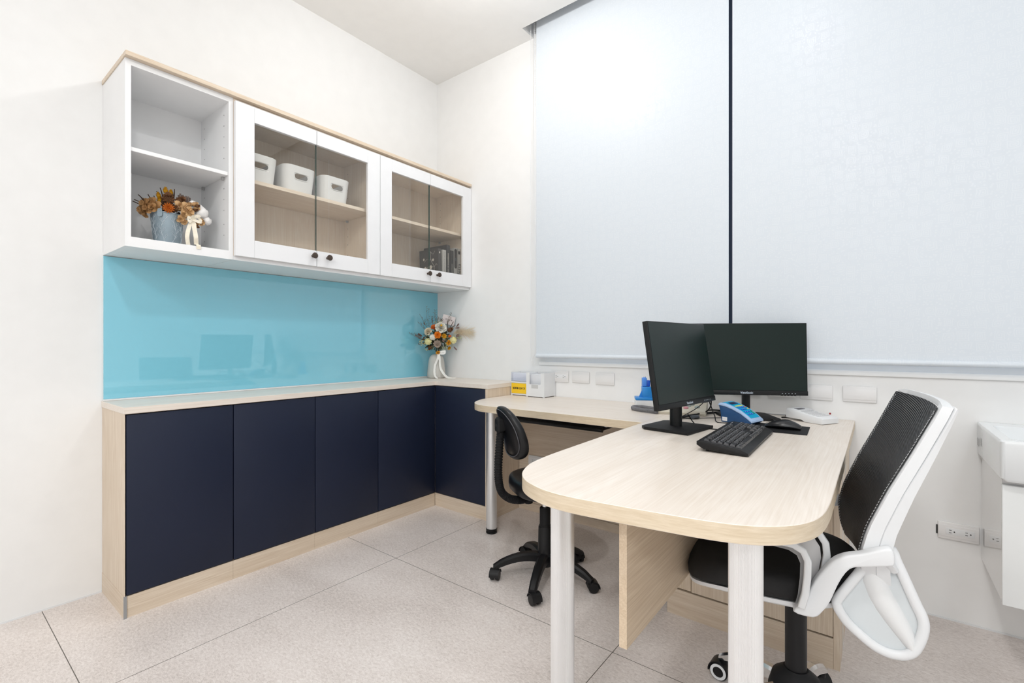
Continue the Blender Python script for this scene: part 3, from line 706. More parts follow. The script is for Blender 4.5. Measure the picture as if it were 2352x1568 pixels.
for cx, cy in ((545, 765), (590, 790), (1205, 665), (1230, 690), (930, 850), (640, 880), (960, 720), (720, 560), (975, 800), (1000, 680), (900, 880), (560, 740), (740, 850), (1120, 640), (800, 410), (860, 405), (980, 860), (1080, 800), (650, 640), (1190, 640)):
    q0 = bp_(cx, cy, .04)
    for k in range(16): petal(mb, q0+Vector((R.uniform(-.01, .01), R.uniform(-.01, .01), R.uniform(-.01, .01))), facing((R.uniform(-1, 1), R.uniform(-1, 1), R.uniform(-.3, 1))), .012, .005, .3, 1, R.uniform(0, 6))
inroom(mb).build('sage_filler', Mf['sage'], bt, world=True, smooth=60)
tw = MB()
for (a, b_) in (((720, 560), (625, 100)), ((690, 560), (520, 260)), ((800, 480), (780, 165)), ((740, 480), (735, 290)), ((1010, 480), (1075, 215)), ((830, 460), (845, 300)), ((700, 600), (500, 405)), ((620, 740), (335, 590)), ((600, 740), (430, 610)), ((620, 760), (500, 800)), ((900, 400), (885, 350))):
    twig(tw, bp_(*a, .02), bp_(*b_, .015), .0011, 12, .030)
inroom(tw).build('fine_twigs', Mf['twig'], bt, world=True, smooth=60)
st = MB()
for cx, cy in ((950, 420), (1000, 360), (1110, 380), (1140, 440)): st.tube([bp_(1010, 560, .02), bp_(cx, cy, .03)], [.0022, .003], 6, smooth=False)
for k in range(9):
    a = -.25+k*.06; st.tube([CORE+vf*.01, VC+Vector((.006*math.cos(k*2.1), .006*math.sin(k*2.1), .12))], .0018, 5, smooth=False)
inroom(st).build('stems', Mf['bark'], bt, world=True, smooth=60)
pm = MB()
for k in range(400):
    f = R.random(); s = bp_(1105+f*240, 590-f*20, .02); e = bp_(1170+f*350+R.uniform(-20, 20), 555+R.gauss(0, 62)+f*25, .02+R.uniform(-.03, .03)); pm.tube([s, s.lerp(e, .6)+Vector((0, 0, .003)), e], [.0005, .0005, .0003], 3, sub=2)
inroom(pm).build('pampas_plume', Mf['pampas'], bt, world=True, smooth=60)
rb = MB()
kn = bp_(838, 945, .075)
ribbon(rb, [kn, kn+Vector((0, 0, -.03)), VC+vf*.068+vr*(-.010)+Vector((0, 0, .09)), VC+vf*.073+vr*(-.012)+Vector((0, 0, .03)), VC+vf*.078+vr*.004+Vector((0, 0, .003)), VC+vf*.078+vr*.028+Vector((0, 0, .0015))], .016, vr)
ribbon(rb, [kn, kn+Vector((0, 0, -.03))+vr*.01, VC+vf*.070+vr*.028+Vector((0, 0, .08)), VC+vf*.078+vr*.055+Vector((0, 0, .03)), VC+vf*.080+vr*.085+Vector((0, 0, .006)), VC+vf*.075+vr*.135+Vector((0, 0, .0012))], .016, vr*.8+Vector((0, 0, .5)))
ribbon(rb, [kn, kn+vr*.03+Vector((0, 0, .012)), kn+vr*.055+Vector((0, 0, .012)), kn+vr*.04+Vector((0, 0, -.002)), kn], .014, (0, 0, 1))
inroom(rb).build('ribbon', Mf['ribbonw'], bt, world=True, smooth=60)
cd = thing('greeting_card', 'small white card with four dark characters stuck in the top of the bouquet', 'card', bp_(1020, 400, -.012))
Q = [bp_(x, y, -.012) for x, y in ((892, 392), (935, 240), (1155, 302), (1118, 455))]
cb = MB(); off = vf*-.0008; cb.raw([*Q, *[q+off for q in Q]], [[0, 1, 2, 3], [7, 6, 5, 4], [0, 4, 5, 1], [1, 5, 6, 2], [2, 6, 7, 3], [3, 7, 4, 0]]); cb.build('card_sheet', mat('card_paper', L((236, 226, 224)), .6), cd, world=True, smooth=0)
Mc = frame(bp_(1030, 345, -.0112), Q[2]-Q[1], Q[1]-Q[0]); Mc = wm(cd).inverted() @ Mc
text('新 居 誌 慶', .0105, mat('card_ink', L((70, 44, 44)), .6), Mc, cd, ext=.0001, bold=.0)

# ---- bucket arrangement in the open wall cabinet
BC = Vector((.185, -1.797, 1.5085))
t = thing('metal_bucket', 'galvanised blue-grey bucket with white vine pattern in the open wall cabinet', 'bucket', BC)
def bucket_mat():
    m = mat('bucket_metal', L((150, 166, 176)), .45, metal=.25, noise=(26, .22))
    return m
MB().lathe([(0, .002), (.044, .002), (.046, 0), (.048, .004), (.0605, .140), (.063, .142), (.063, .146), (.060, .147), (.058, .140), (.046, .008), (0, .006)], 48).build('bucket_body', bucket_mat(), t)
vn = MB()
def on_b(a, z, e=.0012): r = .0478+.0127*(z/.142)+e; return Vector((r*math.cos(a), r*math.sin(a), z))
for j in range(9):
    a0 = j*2*PI/9; pts = [on_b(a0+.28*math.sin(f*5+j)*.7+f*.35, .012+f*.115) for f in [k/8 for k in range(9)]]
    vn.tube(pts, .0007, 5, sub=3)
    for k in range(1, 8):
        p = pts[k]; a = math.atan2(p.y, p.x); s = 1 if k % 2 else -1
        q = [on_b(a+s*.06, p.z+.006), on_b(a+s*.17, p.z+.012), on_b(a+s*.26, p.z+.022), on_b(a+s*.14, p.z+.022)]
        vn.tube([p]+q+[q[0]], .00055, 4, sub=3)
vn.build('vine_relief', mat('relief_white', L((206, 216, 222)), .5), t)
lg = MB(); la = math.atan2(-.28, .96)-.42
for da in (0, PI):
    u = Vector((math.cos(la+da), math.sin(la+da), 0)); vv = Vector((-u.y, u.x, 0)); c0 = u*.0635
    pts = [c0+vv*a+Vector((0, 0, z)) for a, z in rrect(-.009, .009, .122, .158, .008, 4)]
    lg.loft([[p for p in pts], [p+u*.002 for p in pts]])
    lg.tube([c0+u*.003+vv*(.0045*math.cos(k*PI/4))+Vector((0, 0, .150+.0045*math.sin(k*PI/4))) for k in range(8)], .0009, 5, smooth=False, closed=True)
lg.build('handle_lug', MATS['bucket_metal'], t)
bt = thing('dried_arrangement', 'arrangement of dried petals, cones, cinnamon sticks and cotton filling the blue-grey bucket', 'flowers', BC+Vector((0, 0, .13)))
br = Vector((.28, .96, 0)); bf = Vector((.96, -.28, 0)); S2 = .001925
def bq(cx, cy, dep=.03): return BC+br*((cx/9.8-(-320)-391)*S2)+Vector((0, 0, 1.085-(cy/9.8+420-788)*S2-BC.z))+bf*dep
BCO = BC+Vector((0, 0, .165))
def fb(kind, nm, mk, cx, cy, dep, r, up=0, **kw):
    p = bq(cx, cy, dep); d = (p-BCO+bf*.03+Vector((0, 0, up)))
    mb = {'rose': lambda: rose(p, d, r, **kw), 'ruffle': lambda: ruffle(p, r), 'cone': lambda: cone(p, d, r), 'straw': lambda: straw(p, d, r), 'seed': lambda: seedhead(p, d, r)}[kind]()
    return mb.build(nm, Mf[mk], bt, world=True, smooth=60)
fb('cone', 'pine_cone', 'brown', 710, 410, .045, .030); fb('cone', 'pine_cone', 'brown', 925, 400, .03, .024); fb('cone', 'pine_cone', 'brown', 830, 590, .05, .018)
for cx, cy, r in ((665, 220, .011), (755, 250, .010), (560, 455, .0115), (540, 350, .010)): fb('seed', 'golden_seed_head', 'gold', cx, cy, .035, r, up=.1)
fb('straw', 'orange_strawflower', 'rust', 715, 625, .062, .024)
for cx, cy, dp, r in ((280, 560, .03, .026), (400, 520, .035, .026), (480, 590, .045, .024), (330, 660, .04, .024), (230, 690, .02, .024), (420, 640, .05, .02), (300, 780, .02, .016)): fb('rose', 'tan_hydrangea', 'tan', cx, cy, dp, r, layers=2, n=4, tight=.9)
for cx, cy, dp, r in ((920, 530, .05, .024), (1050, 560, .055, .026), (1110, 640, .06, .022), (1000, 720, .06, .018), (940, 830, .06, .017), (1340, 830, .04, .018), (1230, 880, .04, .014), (1010, 880, .055, .014)): fb('rose', 'beige_hydrangea', 'beige', cx, cy, dp, r, layers=2, n=4, tight=.9)
for cx, cy in ((1190, 430), (1220, 530), (1080, 460)): fb('seed', 'pale_bud', 'beige', cx, cy, .04, .011)
for cx, cy, r in ((1250, 470, .010), (1210, 560, .010), (1250, 940, .008)): fb('cone', 'red_brown_bud', 'brown', cx, cy, .045, r)
for cx, cy, r in ((1340, 590, .026), (1300, 500, .018), (1450, 755, .017), (1170, 400, .015)):
    p = bq(cx, cy, .02); mb = MB(); ph = R.uniform(0, 9); mb.ball(p, r, 3, disp=lambda v: .16*math.sin(5*v.x+ph)*math.sin(6*v.y+1)*math.sin(5*v.z)+R.uniform(-.05, .05)); mb.build('cotton_boll', Mf['cotton'], bt, world=True, smooth=60)
for i in range(9):
    cx = 900+i*27; top = bq(cx+R.uniform(-6, 6), 205+i*6+R.uniform(0, 40), .015+.012*(i % 2)); bot = bq(930+i*20, 430, .015+.012*(i % 2))
    MB().tube([bot, top], [.0036, .0038], 8, smooth=False).build('cinnamon_stick', Mf['bark'], bt, world=True)
tw = MB()
for a, b_ in (((620, 420), (565, 140)), ((620, 420), (500, 230)), ((600, 400), (530, 240)), ((800, 400), (825, 120)), ((790, 400), (790, 190)), ((440, 560), (350, 325)), ((380, 600), (180, 360)), ((380, 600), (110, 480)), ((330, 640), (85, 520)), ((470, 520), (455, 340)), ((300, 560), (220, 400))):
    tw.tube([bq(*a, .01), bq((a[0]+b_[0])/2+8, (a[1]+b_[1])/2, .02), bq(*b_, .015)], [.0026, .0024, .0018], 6, sub=3)
tw.build('dark_twigs', Mf['dark'], bt, world=True)
mb = MB()
for k in range(60):
    a = R.uniform(0, 2*PI); rr = R.uniform(0, .05); q = BC+Vector((rr*math.cos(a), rr*math.sin(a), R.uniform(.14, .185)))
    petal(mb, q, facing((math.cos(a), math.sin(a), 1)), .022, .016, .3, .9, R.uniform(0, 6))
mb.build('brown_filler', Mf['dark'], bt, world=True, smooth=60)
rb = MB(); kn = bq(1150, 810, .072)
ribbon(rb, [kn, kn+br*-.006+Vector((0, 0, -.02)), bq(1080, 1050, .092), bq(1050, 1250, .11), Vector((.305, BC.y+.042, 1.5095))], .0155, br)
ribbon(rb, [kn, kn+br*.006+Vector((0, 0, -.02)), bq(1185, 1050, .10), bq(1205, 1250, .13), Vector((.325, BC.y+.066, 1.518)), Vector((.3395, BC.y+.069, 1.512)), Vector((.3385, BC.y+.070, 1.495))], .0165, br)
ribbon(rb, [kn, bq(1080, 790, .08), bq(1060, 850, .085), bq(1110, 880, .085), kn], .013, (0, -.2, 1))
ribbon(rb, [kn, bq(1230, 740, .07), bq(1290, 790, .07), bq(1330, 850, .07), bq(1250, 850, .075), kn], .013, (0, .2, 1))
ribbon(rb, [kn, bq(1170, 740, .085), bq(1240, 720, .085), bq(1270, 770, .08), kn], .014, br+Vector((0, 0, .4)))
rb.build('ribbon', Mf['ribbon'], bt, world=True, smooth=60)

# ================================================================== desks
DZ, DT = .752, .036
def leg(parent, x, y, fl=0.0, h=DZ-DT, name='leg'):
    o = MB().lathe([(0, .028), (.0305, .028), (.031, .030), (.031, h), (0, h)], 176 if fl else 40, (x, y, 0), fl).build(name, M_alu, parent, world=True, smooth=30)
    MB().lathe([(0, 0), (.026, 0), (.0315, .002), (.0315, .010), (.028, .012), (.028, .016), (.0315, .018), (.0325, .026), (.0325, .028), (0, .028)], 32, (x, y, 0)).build('foot', M_black, o, world=True)
main = thing('peninsula_desk', 'large pale wood desk with rounded front end, reaching out from the window wall', 'desk', (2.25, -.8, 0))
poly = [(1.8965, -.002), (1.8965, -.61), (1.8965, -.875), (1.9005, -1.20), (1.904, -1.34), (1.914, -1.437), (1.930, -1.49), (1.957, -1.543), (1.998, -1.586), (2.050, -1.614), (2.10, -1.628), (2.16, -1.630), (2.25, -1.620),
        (2.35, -1.606), (2.43, -1.592), (2.495, -1.570), (2.545, -1.533), (2.575, -1.49), (2.592, -1.44), (2.600, -1.37), (2.602, -1.25), (2.602, -.9), (2.600, -.002)]
def densify(P, keep=()):
    out = []
    n = len(P)
    for i in range(n):
        p1, p2 = Vector(P[i]), Vector(P[(i+1) % n]); out.append(tuple(p1))
        if 3 <= i <= 19:
            p0, p3 = Vector(P[i-1]), Vector(P[(i+2) % n])
            for k in range(1, 4):
                t_ = k/4; q = 0.5*((2*p1)+(p2-p0)*t_+(2*p0-5*p1+4*p2-p3)*t_*t_+(3*p1-p0-3*p2+p3)*t_**3); out.append(tuple(q))
    return out
def slab(poly, parent):
    mb = MB(); mb.prism(poly, DZ-DT, DZ, .0012, 1)
    for i, f in enumerate(mb.f):
        zs = [mb.v[k].z for k in f]; mb.mi[i] = 0 if min(zs) > DZ-.002 or max(zs) < DZ-DT+.002 else 1
    return mb
slab(densify(poly), main).build('desk_top', [WT_y, W_edge], main, world=True, smooth=30)
leg(main, 2.022, -1.452, .0006); leg(main, 2.476, -1.512, .0006)
MB().box(2.234, 2.252, -1.562, -.624, .424, DZ-DT-.0005, .0006).build('modesty_panel', wood('panel_y', 'y', L((228, 210, 186)), L((188, 164, 136)), .45), main, world=True, smooth=0)
side = thing('side_desk', 'pale wood desk along the back wall between the corner cabinet and the large desk', 'desk', (1.35, -.3, 0))
polyB = [(.8035, -.002), (.8035, -.345), (.808, -.39), (.822, -.435), (.845, -.487), (.872, -.532), (.91, -.572), (.96, -.602), (1.01, -.612), (1.08, -.614), (1.2, -.613), (1.5, -.612), (1.8955, -.610), (1.8955, -.002)]
slab(polyB, side).build('desk_top', [WT_x, W_edge], side, world=True, smooth=30)
leg(side, .926, -.447)
MB().box(.804, 2.0, -.020, -.002, .052, DZ-DT-.0005).build('back_panel', W_x, side, world=True, smooth=0)
MB().box(.804, 2.0, -.024, -.002, 0, .051).build('plinth', W_x, side, world=True, smooth=0)
tr = thing('keyboard_tray', 'black sliding keyboard tray hanging under the desk along the back wall', 'tray', (1.39, -.38, .68))
MB().box(1.13, 1.655, -.50, -.22, .672, .690, .004).build('tray_board', M_black, tr, world=True)
MB().tube([(1.13, -.502, .676), (1.655, -.502, .676)], .011, 12, smooth=False).build('front_edge', M_black, tr, world=True)
for x in (1.12, 1.665): MB().box(x-.006, x+.006, -.49, -.15, .690, DZ-DT-.0004, .001).build('slide_rail', M_alu if x > 1.5 else M_black, tr, world=True)
# storage pedestal below the large desk
pd = thing('desk_pedestal', 'pale wood storage unit under the large desk against the window wall', 'cabinet', (2.26, -.31, 0))
b = MB(); b.box(2.005, 2.5615, -.60, -.026, .105, DZ-DT-.001)
b.build('carcass', W_z, pd, world=True, smooth=0)
b = MB(); b.box(2.562, 2.580, -.620, -.003, 0, DZ-DT-.001); b.build('side_panel', W_z, pd, world=True, smooth=0)
for y in (-.47, -.30): MB().box(2.5802, 2.5815, y-.003, y+.003, .0, DZ-DT-.001).build('seam_strip', M_wplast, pd, world=True, smooth=0)
MB().box(2.10, 2.5605, -.622, -.6015, .108, .712, .001).build('door', W_z, pd, world=True, smooth=0)
MB().box(2.005, 2.097, -.618, -.6015, .108, .712, .001).build('filler_panel', W_z, pd, world=True, smooth=0)
MB().box(2.005, 2.5615, -.622, -.602, 0, .102).build('plinth', W_x, pd, world=True, smooth=0)

# ================================================================== wall plates and outlets
def plate(x0, x1, z0, z1, label, cat='wall plate', sockets=(), y=0.0, name='blank_wall_plate', group=None, usb=False):
    t = thing(name, label, cat, ((x0+x1)/2, y-.0002, (z0+z1)/2), 0, group)
    h = (z1-z0)/2; w_ = (x1-x0)/2; b = MB(); b.box(-w_, w_, -.008, 0, -h, h, .003); b.box(-w_+.001, w_-.001, -.0095, -.007, -h*.68, h*.68, .0008); b.build('plate', M_plate, t)
    if sockets:
        c0 = sum(sockets)/len(sockets); hw = (max(sockets)-min(sockets))/2+.018
        MB().box(c0-hw, c0+hw, -.0108, -.0090, -.0125, .0125, .0006).build('socket_insert', M_wplast, t)
        for s in sockets:
            q = MB(); q.box(s-.0085, s-.0015, -.0114, -.0105, .0040, .0058); q.box(s-.0085, s-.0015, -.0114, -.0105, -.0058, -.0040)
            q.M = Matrix.Translation((s+.0065, -.0105, 0)) @ Matrix.Rotation(PI/2, 4, 'X'); q.lathe([(0, 0), (.0024, 0), (.0024, .0009), (0, .0009)], 12); q.build('socket_slot', M_slot, t)
    return t
ga = 'blank plates on the back wall'
plate(1.053, 1.173, .844, .912, 'white double power outlet beside the white boxes above the side desk', 'outlet', (-.022, .030), name='wall_outlet')
plate(1.197, 1.317, .845, .912, 'blank white plate right of the outlet by the white boxes', group=ga)
plate(1.358, 1.478, .842, .911, 'blank white plate further from the outlet, left of the blue dock', group=ga)
plate(1.945, 2.069, .838, .906, 'blank white plate mostly hidden behind the two monitors', group=ga)
plate(2.106, 2.227, .836, .904, 'blank white plate behind the right monitor, by its stand', group=ga)
plate(2.262, 2.378, .834, .902, 'blank white plate behind the right monitor, right of its stand', group=ga)
plate(2.397, 2.521, .831, .898, 'blank white plate peeking out beyond the right edge of the right monitor', group=ga)
plate(2.557, 2.675, .832, .900, 'blank white plate on bare wall between monitor and mesh chair', group=ga)
t = plate(2.866, 2.984, .317, .384, 'white double power outlet low on the wall beside the wash basin unit', 'outlet', (-.018, .028), name='wall_outlet')
MB().box(-.064, -.0595, -.004, -.0005, -.018, .016).build('chipped_gap', M_slot, t)
plate(.884, 1.004, .294, .362, 'white outlet on the wood panel under the side desk', 'outlet', (-.02, .02), y=-.020, name='wall_outlet')

# ================================================================== wash basin
vn_ = thing('vanity_cabinet', 'glossy white vanity cabinet under the basin at the right edge', 'cabinet', (3.3, -.19, .264))
MB().box(2.990, 3.60, -.378, -.001, .266, .655, .001).build('carcass', mat('vanity_side', (.72, .72, .725), 0.03, spec=1.0, coat=1.0), vn_, world=True, smooth=0)
MB().box(2.988, 3.60, -.398, -.380, .262, .640, .002).build('door', M_whitegloss, vn_, world=True)
bs = thing('wash_basin', 'white ceramic rectangular wash basin on the vanity at the right edge', 'basin', (3.29, -.22, .66))
b = MB(); x0, x1, ya, yb, z0, z1 = 2.977, 3.62, -.446, -.001, .658, .786
def rr_(x0, x1, y0, y1, z, r): return [(x, y, z) for x, y in rrect(x0, x1, y0, y1, r, 5)]
rings = [rr_(x0+.012, x1-.012, ya+.014, yb, z0, .008), rr_(x0+.002, x1-.002, ya+.006, yb, z0+.010, .012), rr_(x0, x1, ya, yb, z1-.012, .012), rr_(x0, x1, ya, yb, z1-.004, .012), rr_(x0+.003, x1-.003, ya+.003, yb-.001, z1, .012),
         rr_(x0+.030, x1-.030, ya+.034, yb-.085, z1-.0005, .02), rr_(x0+.034, x1-.034, ya+.038, yb-.089, z1-.006, .02), rr_(x0+.05, x1-.05, ya+.055, yb-.10, z0+.035, .03), rr_(x0+.07, x1-.07, ya+.08, yb-.12, z0+.026, .03)]
b.loft(rings); b.build('basin_body', M_ceramic, bs, world=True, smooth=40)
MB().lathe([(0, 0), (.022, 0), (.022, .002), (.008, .003), (0, .003)], 24, (3.3, -.25, z0+.0262)).build('drain', M_chrome, bs, world=True)
MB().box(2.9758, 2.9766, -.062, -.022, .700, .728).build('sticker', mat('grey_label', (.45, .45, .45), .5), bs, world=True, smooth=0)

# ================================================================== boxes on the side desk
def wbox(x0, x1, y0, y1, label, kind):
    t = thing('ticket_box', label, 'box', ((x0+x1)/2, (y0+y1)/2, DZ), 0)
    z0 = DZ+.0045; z1 = .9015; th = .0025; b = MB()
    b.box(x0, x0+th, y0, y1, z0, z1, .0006); b.box(x1-th, x1, y0, y1, z0, z1, .0006); b.box(x0+th, x1-th, y1-th, y1, z0, z1); b.box(x0+th, x1-th, y0, y1, z0, z0+.003)
    if kind == 0: b.box(x0+th, x1-th, y0, y0+th, z0+.003, z0+.085)
    else:
        b.box(x0+th, x0+.026, y0, y0+th, z0+.003, z1); b.box(x1-.026, x1-th, y0, y0+th, z0+.003, z1); b.box(x0+.026, x1-.026, y0, y0+th, z0+.003, z0+.075)
    for fx in (x0+.006, x1-.006):
        for fy in (y0+.006, y1-.006): b.box(fx-.005, fx+.005, fy-.005, fy+.005, DZ+.0002, z0)
    b.build('box_body', M_wplast, t, world=True, smooth=0)
    if kind == 0:
        MB().box(x0+th, x1-th, y0+.0005, y0+.002, z0+.085, z1-.003).build('acrylic_front', M_clear, t, world=True, smooth=0)
        MB().box(x0+th+.001, x1-th-.001, y0+.020, y0+.09, z0+.085, z1-.012).build('paper_stack', mat('slip_paper', (.82, .84, .88), .6), t, world=True, smooth=0)
        lb = MB().box(x0+.006, x1-.006, y0-.0012, y0-.0002, z0+.010, z0+.074).build('yellow_label', [mat('label_yellow', L((252, 208, 40)), .5)], t, world=True, smooth=0)
        MB().box(x0+.0045, x1-.0045, y0-.0007, y0-.0001, z0+.0085, z0+.0755).build('label_holder', mat('holder_grey', (.3, .3, .32), .3), t, world=True, smooth=0)
        text('號碼單·回收箱', .0155, M_ink, wm(t).inverted() @ frame(((x0+x1)/2, y0-.0015, z0+.041), (1, 0, 0), (0, 0, 1)), t, ext=.0001, bold=.0003)
    else:
        MB().box(x0+.004, x1-.004, y0+.025, y0+.11, z0+.070, z1-.012).build('paper_stack', MATS['slip_paper'], t, world=True, smooth=0)
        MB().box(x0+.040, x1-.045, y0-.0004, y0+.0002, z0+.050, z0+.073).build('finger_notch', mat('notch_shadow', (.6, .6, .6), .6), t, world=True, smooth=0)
wbox(.8055, .936, -.112, -.004, 'white ticket return box with yellow label next to the corner cabinet', 0)
wbox(.942, 1.077, -.132, -.004, 'plain white slotted box right of the yellow-labelled box', 1)

# ================================================================== monitors
def monitor(loc, az, tilt, base_off, label, Wd=.497, H=.313, logo='ViewSonic', base_rot=0.0, zc=1.012):
    """az: direction the screen faces"""
    t = thing('computer_monitor', label, 'monitor', (loc[0], loc[1], DZ), az-PI/2*3, 'computer monitors on the large desk')   # local -Y faces the user
    Rm = Matrix.Translation((0, 0, zc-DZ)) @ Matrix.Rotation(tilt, 4, 'X')
    b = MB(); b.M = Rm
    b.box(-Wd/2, Wd/2, -.008, .012, -H/2, H/2, .002); b.box(-Wd/2+.10, Wd/2-.10, .010, .036, -H/2+.03, H/2-.07, .012); b.box(-.09, .09, .030, .052, -.10, .03, .008)
    hs = b.build('housing', M_mon, t)
    s = MB(); s.M = Rm; s.box(-Wd/2+.004, Wd/2-.004, -.0088, -.0078, -H/2+.021, H/2-.004); s.build('screen', M_screen, t, smooth=0)
    s = MB(); s.M = Rm; s.box(-Wd/2, Wd/2, -.011, -.0078, -H/2, -H/2+.0195, .001); s.build('chin_bezel', M_mon, t)
    text(logo, .0125, M_logo, Rm @ frame((0, -.0113, -H/2+.0095), (1, 0, 0), (0, 0, 1)), t, name='logo', ext=.0002, bold=.0003)
    for k in range(5):
        q = MB(); q.M = Rm; q.box(Wd/2-.105+k*.013, Wd/2-.1015+k*.013, -.0116, -.0108, -H/2+.007, -H/2+.0095); q.cur = 1; q.box(Wd/2-.107+k*.013, Wd/2-.0995+k*.013, -.009, -.002, -H/2-.002, -H/2+.001); q.build('button', [M_logo, M_mon], t, smooth=0)
    bx, by = base_off
    MB().tube([(bx, by, .012), (bx, by, .10), (bx, by-.004, .20), (bx, .045, zc-DZ-.04)], .021, 20, smooth=False, flat=(1.15, .8)).build('neck', M_mon, t)
    q = MB(); q.M = Matrix.Rotation(base_rot, 4, 'Z'); q.prism([(-.108, -.10), (.108, -.10), (.108, .075), (.085, .098), (-.085, .098), (-.108, .075)], .0008, .012, .0015)
    q.M = Matrix.Identity(4); q.v = [Vector((p.x+bx, p.y+by, p.z)) for p in q.v]; q.build('base', M_blackm, t)
    return t
monitor((2.083, -.684), math.radians(-8), math.radians(-8.5), (0.012, .030), 'black computer monitor turned to the right, in front of the other one', zc=1.006, Wd=.462, H=.318)
monitor((2.219, -.253), math.atan2(-.867, .497), math.radians(-2.0), (0.02, .055), 'black computer monitor facing the camera, behind the turned one', zc=1.016)

# ================================================================== keyboard
kb = thing('keyboard', 'black computer keyboard lying on the large desk', 'keyboard', (2.301, -.782, DZ), math.radians(91.0))
# local: x along the length, -y towards the user (world +x)
KW, KD = .458, .140
def ktop(y): return .030+.10*(y+KD/2)*.75
b = MB(); b.prism_ax([(-KD/2-.006, .004), (-KD/2-.006, .010), (-KD/2+.016, .021), (KD/2-.012, .033), (KD/2, .030), (KD/2, .020), (KD/2-.02, .008), (-KD/2+.01, .0015)], -KW/2, KW/2, 'x', .0015)
b.build('keyboard_case', M_black, kb)
for s in (-1, 1): MB().box(s*(KW/2-.03)-.01, s*(KW/2-.03)+.01, KD/2-.03, KD/2-.022, .0004, .016).build('foot', M_black, kb)
M_key = mat('key_plastic', (.030, .030, .034), .36); M_keyp = mat('key_print', (.6, .62, .68), .5)
keymesh = {}
keys = []
U = .01905; X0 = -.4365/2
rows = [([1, -1, 1, 1, 1, 1, -.5, 1, 1, 1, 1, -.5, 1, 1, 1, 1, -.25, 1, 1, 1], 5), ([1]*13+[2, -.25, 1, 1, 1, -.25, 1, 1, 1, 1], 4), ([1.5]+[1]*12+[1.5, -.25, 1, 1, 1, -.25, 1, 1, 1, 1], 3),
        ([1.75]+[1]*11+[2.25, -3.5, 1, 1, 1, 1], 2), ([2.25]+[1]*10+[2.75, -1.25, 1, -1.25, 1, 1, 1, 1], 1), ([1.25, 1.25, 1.25, 6.25, 1.25, 1.25, 1.25, 1.25, -.25, 1, 1, 1, -.25, 2, 1, 1], 0)]
for ws, ri in rows:
    x = X0; yk = -KD/2+.0225+ri*.0175+(.004 if ri == 5 else 0)
    for w_ in ws:
        if w_ > 0: keys.append((x+w_*U/2, yk, w_))
        x += abs(w_)*U
keys.sort(key=lambda k: k[1]+.0*k[0])
def key_mb(w_, mb, M):
    mb.M = M; hx = w_*U/2-.0009; hy = .0084
    mb.cur = 0; mb.loft([[(-hx, -hy, 0), (hx, -hy, 0), (hx, hy, 0), (-hx, hy, 0)], [(-hx+.001, -hy+.001, .004), (hx-.001, -hy+.001, .004), (hx-.001, hy-.0008, .004), (-hx+.001, hy-.0008, .004)], [(-hx+.0028, -hy+.0024, .0085), (hx-.0028, -hy+.0024, .0085), (hx-.0028, hy-.0018, .0085), (-hx+.0028, hy-.0018, .0085)]])
    if w_ < 3: mb.cur = 1; mb.raw([(-hx+.0042, .0012, .0087), (-hx+.0072, .0012, .0087), (-hx+.0072, .0045, .0087), (-hx+.0042, .0045, .0087)], [[0, 1, 2, 3]])
def key_mat4(x, y): return Matrix.Translation((x, y, .019+.100*(y+KD/2-.02))) @ Matrix.Rotation(math.radians(5.5), 4, 'X')
for i, (x, y, w_) in enumerate(keys[:100]):
    if w_ not in keymesh:
        mb = MB(); key_mb(w_, mb, Matrix.Identity(4)); o = mb.build('key', [M_key, M_keyp], kb, smooth=0); keymesh[w_] = o
    else: o = keymesh[w_].copy(); COL.objects.link(o); o.parent = kb
    o.matrix_basis = key_mat4(x, y)
mb = MB()
for x, y, w_ in keys[100:]: key_mb(w_, mb, key_mat4(x, y))
if keys[100:]: tag(mb.build('keys', [M_key, M_keyp], kb, smooth=0), kind='stuff')
q = MB()
for k in range(3): q.box(.165+k*.013, .168+k*.013, KD/2-.016, KD/2-.014, .0325, .0336)
q.build('indicator_marks', M_keyp, kb, smooth=0)

# ---- mouse pad, mouse
mp_ = thing('mouse_pad', 'thin black mouse pad under the mouse', 'mouse pad', (2.378, -.425, DZ), math.radians(3))
MB().prism(rrect(-.094, .094, -.10, .10, .004), .0003, .0024).build('pad_sheet', M_blackm, mp_)
ms = thing('mouse', 'black computer mouse on the mouse pad', 'mouse', (2.386, -.422, DZ+.0026), math.radians(-3))
rings = []
for k in range(15):
    f = k/14; x = -.062+.124*f; w_ = .031*(math.sin(PI*(.06+.88*f))**.42)*(1-.10*math.cos(2*PI*f+.6)); h = .040*(math.sin(PI*(.05+.86*f**.9))**.6)*(.62+.52*f if f < .6 else .93)
    rings.append([(x, w_*math.cos(a)*(1.0 if math.sin(a) > -.2 else .9), max(.0, h*.35+h*.65*math.sin(a) if math.sin(a) > 0 else h*.35+h*.35*math.sin(a))) for a in [2*PI*j/24 for j in range(24)]])
MB().loft(rings).build('mouse_shell', mat('mouse_plastic', (.014, .014, .016), .3), ms, smooth=50)
MB().tube([(-.058, 0, .015), (-.02, 0, .034), (-.01, 0, .037)], .0006, 5).build('button_seam', M_slot, ms)
MB().tube([(-.036, -.004, .028), (-.036, .004, .028)], .006, 12, smooth=False).build('scroll_wheel', M_blackm, ms)

# ================================================================== blue card terminal
pt = thing('card_terminal', 'blue card payment terminal with keypad beside the keyboard', 'card terminal', (2.218, -.358, DZ), math.radians(-15))
pt.scale = (.88, 1.12, 1.0)
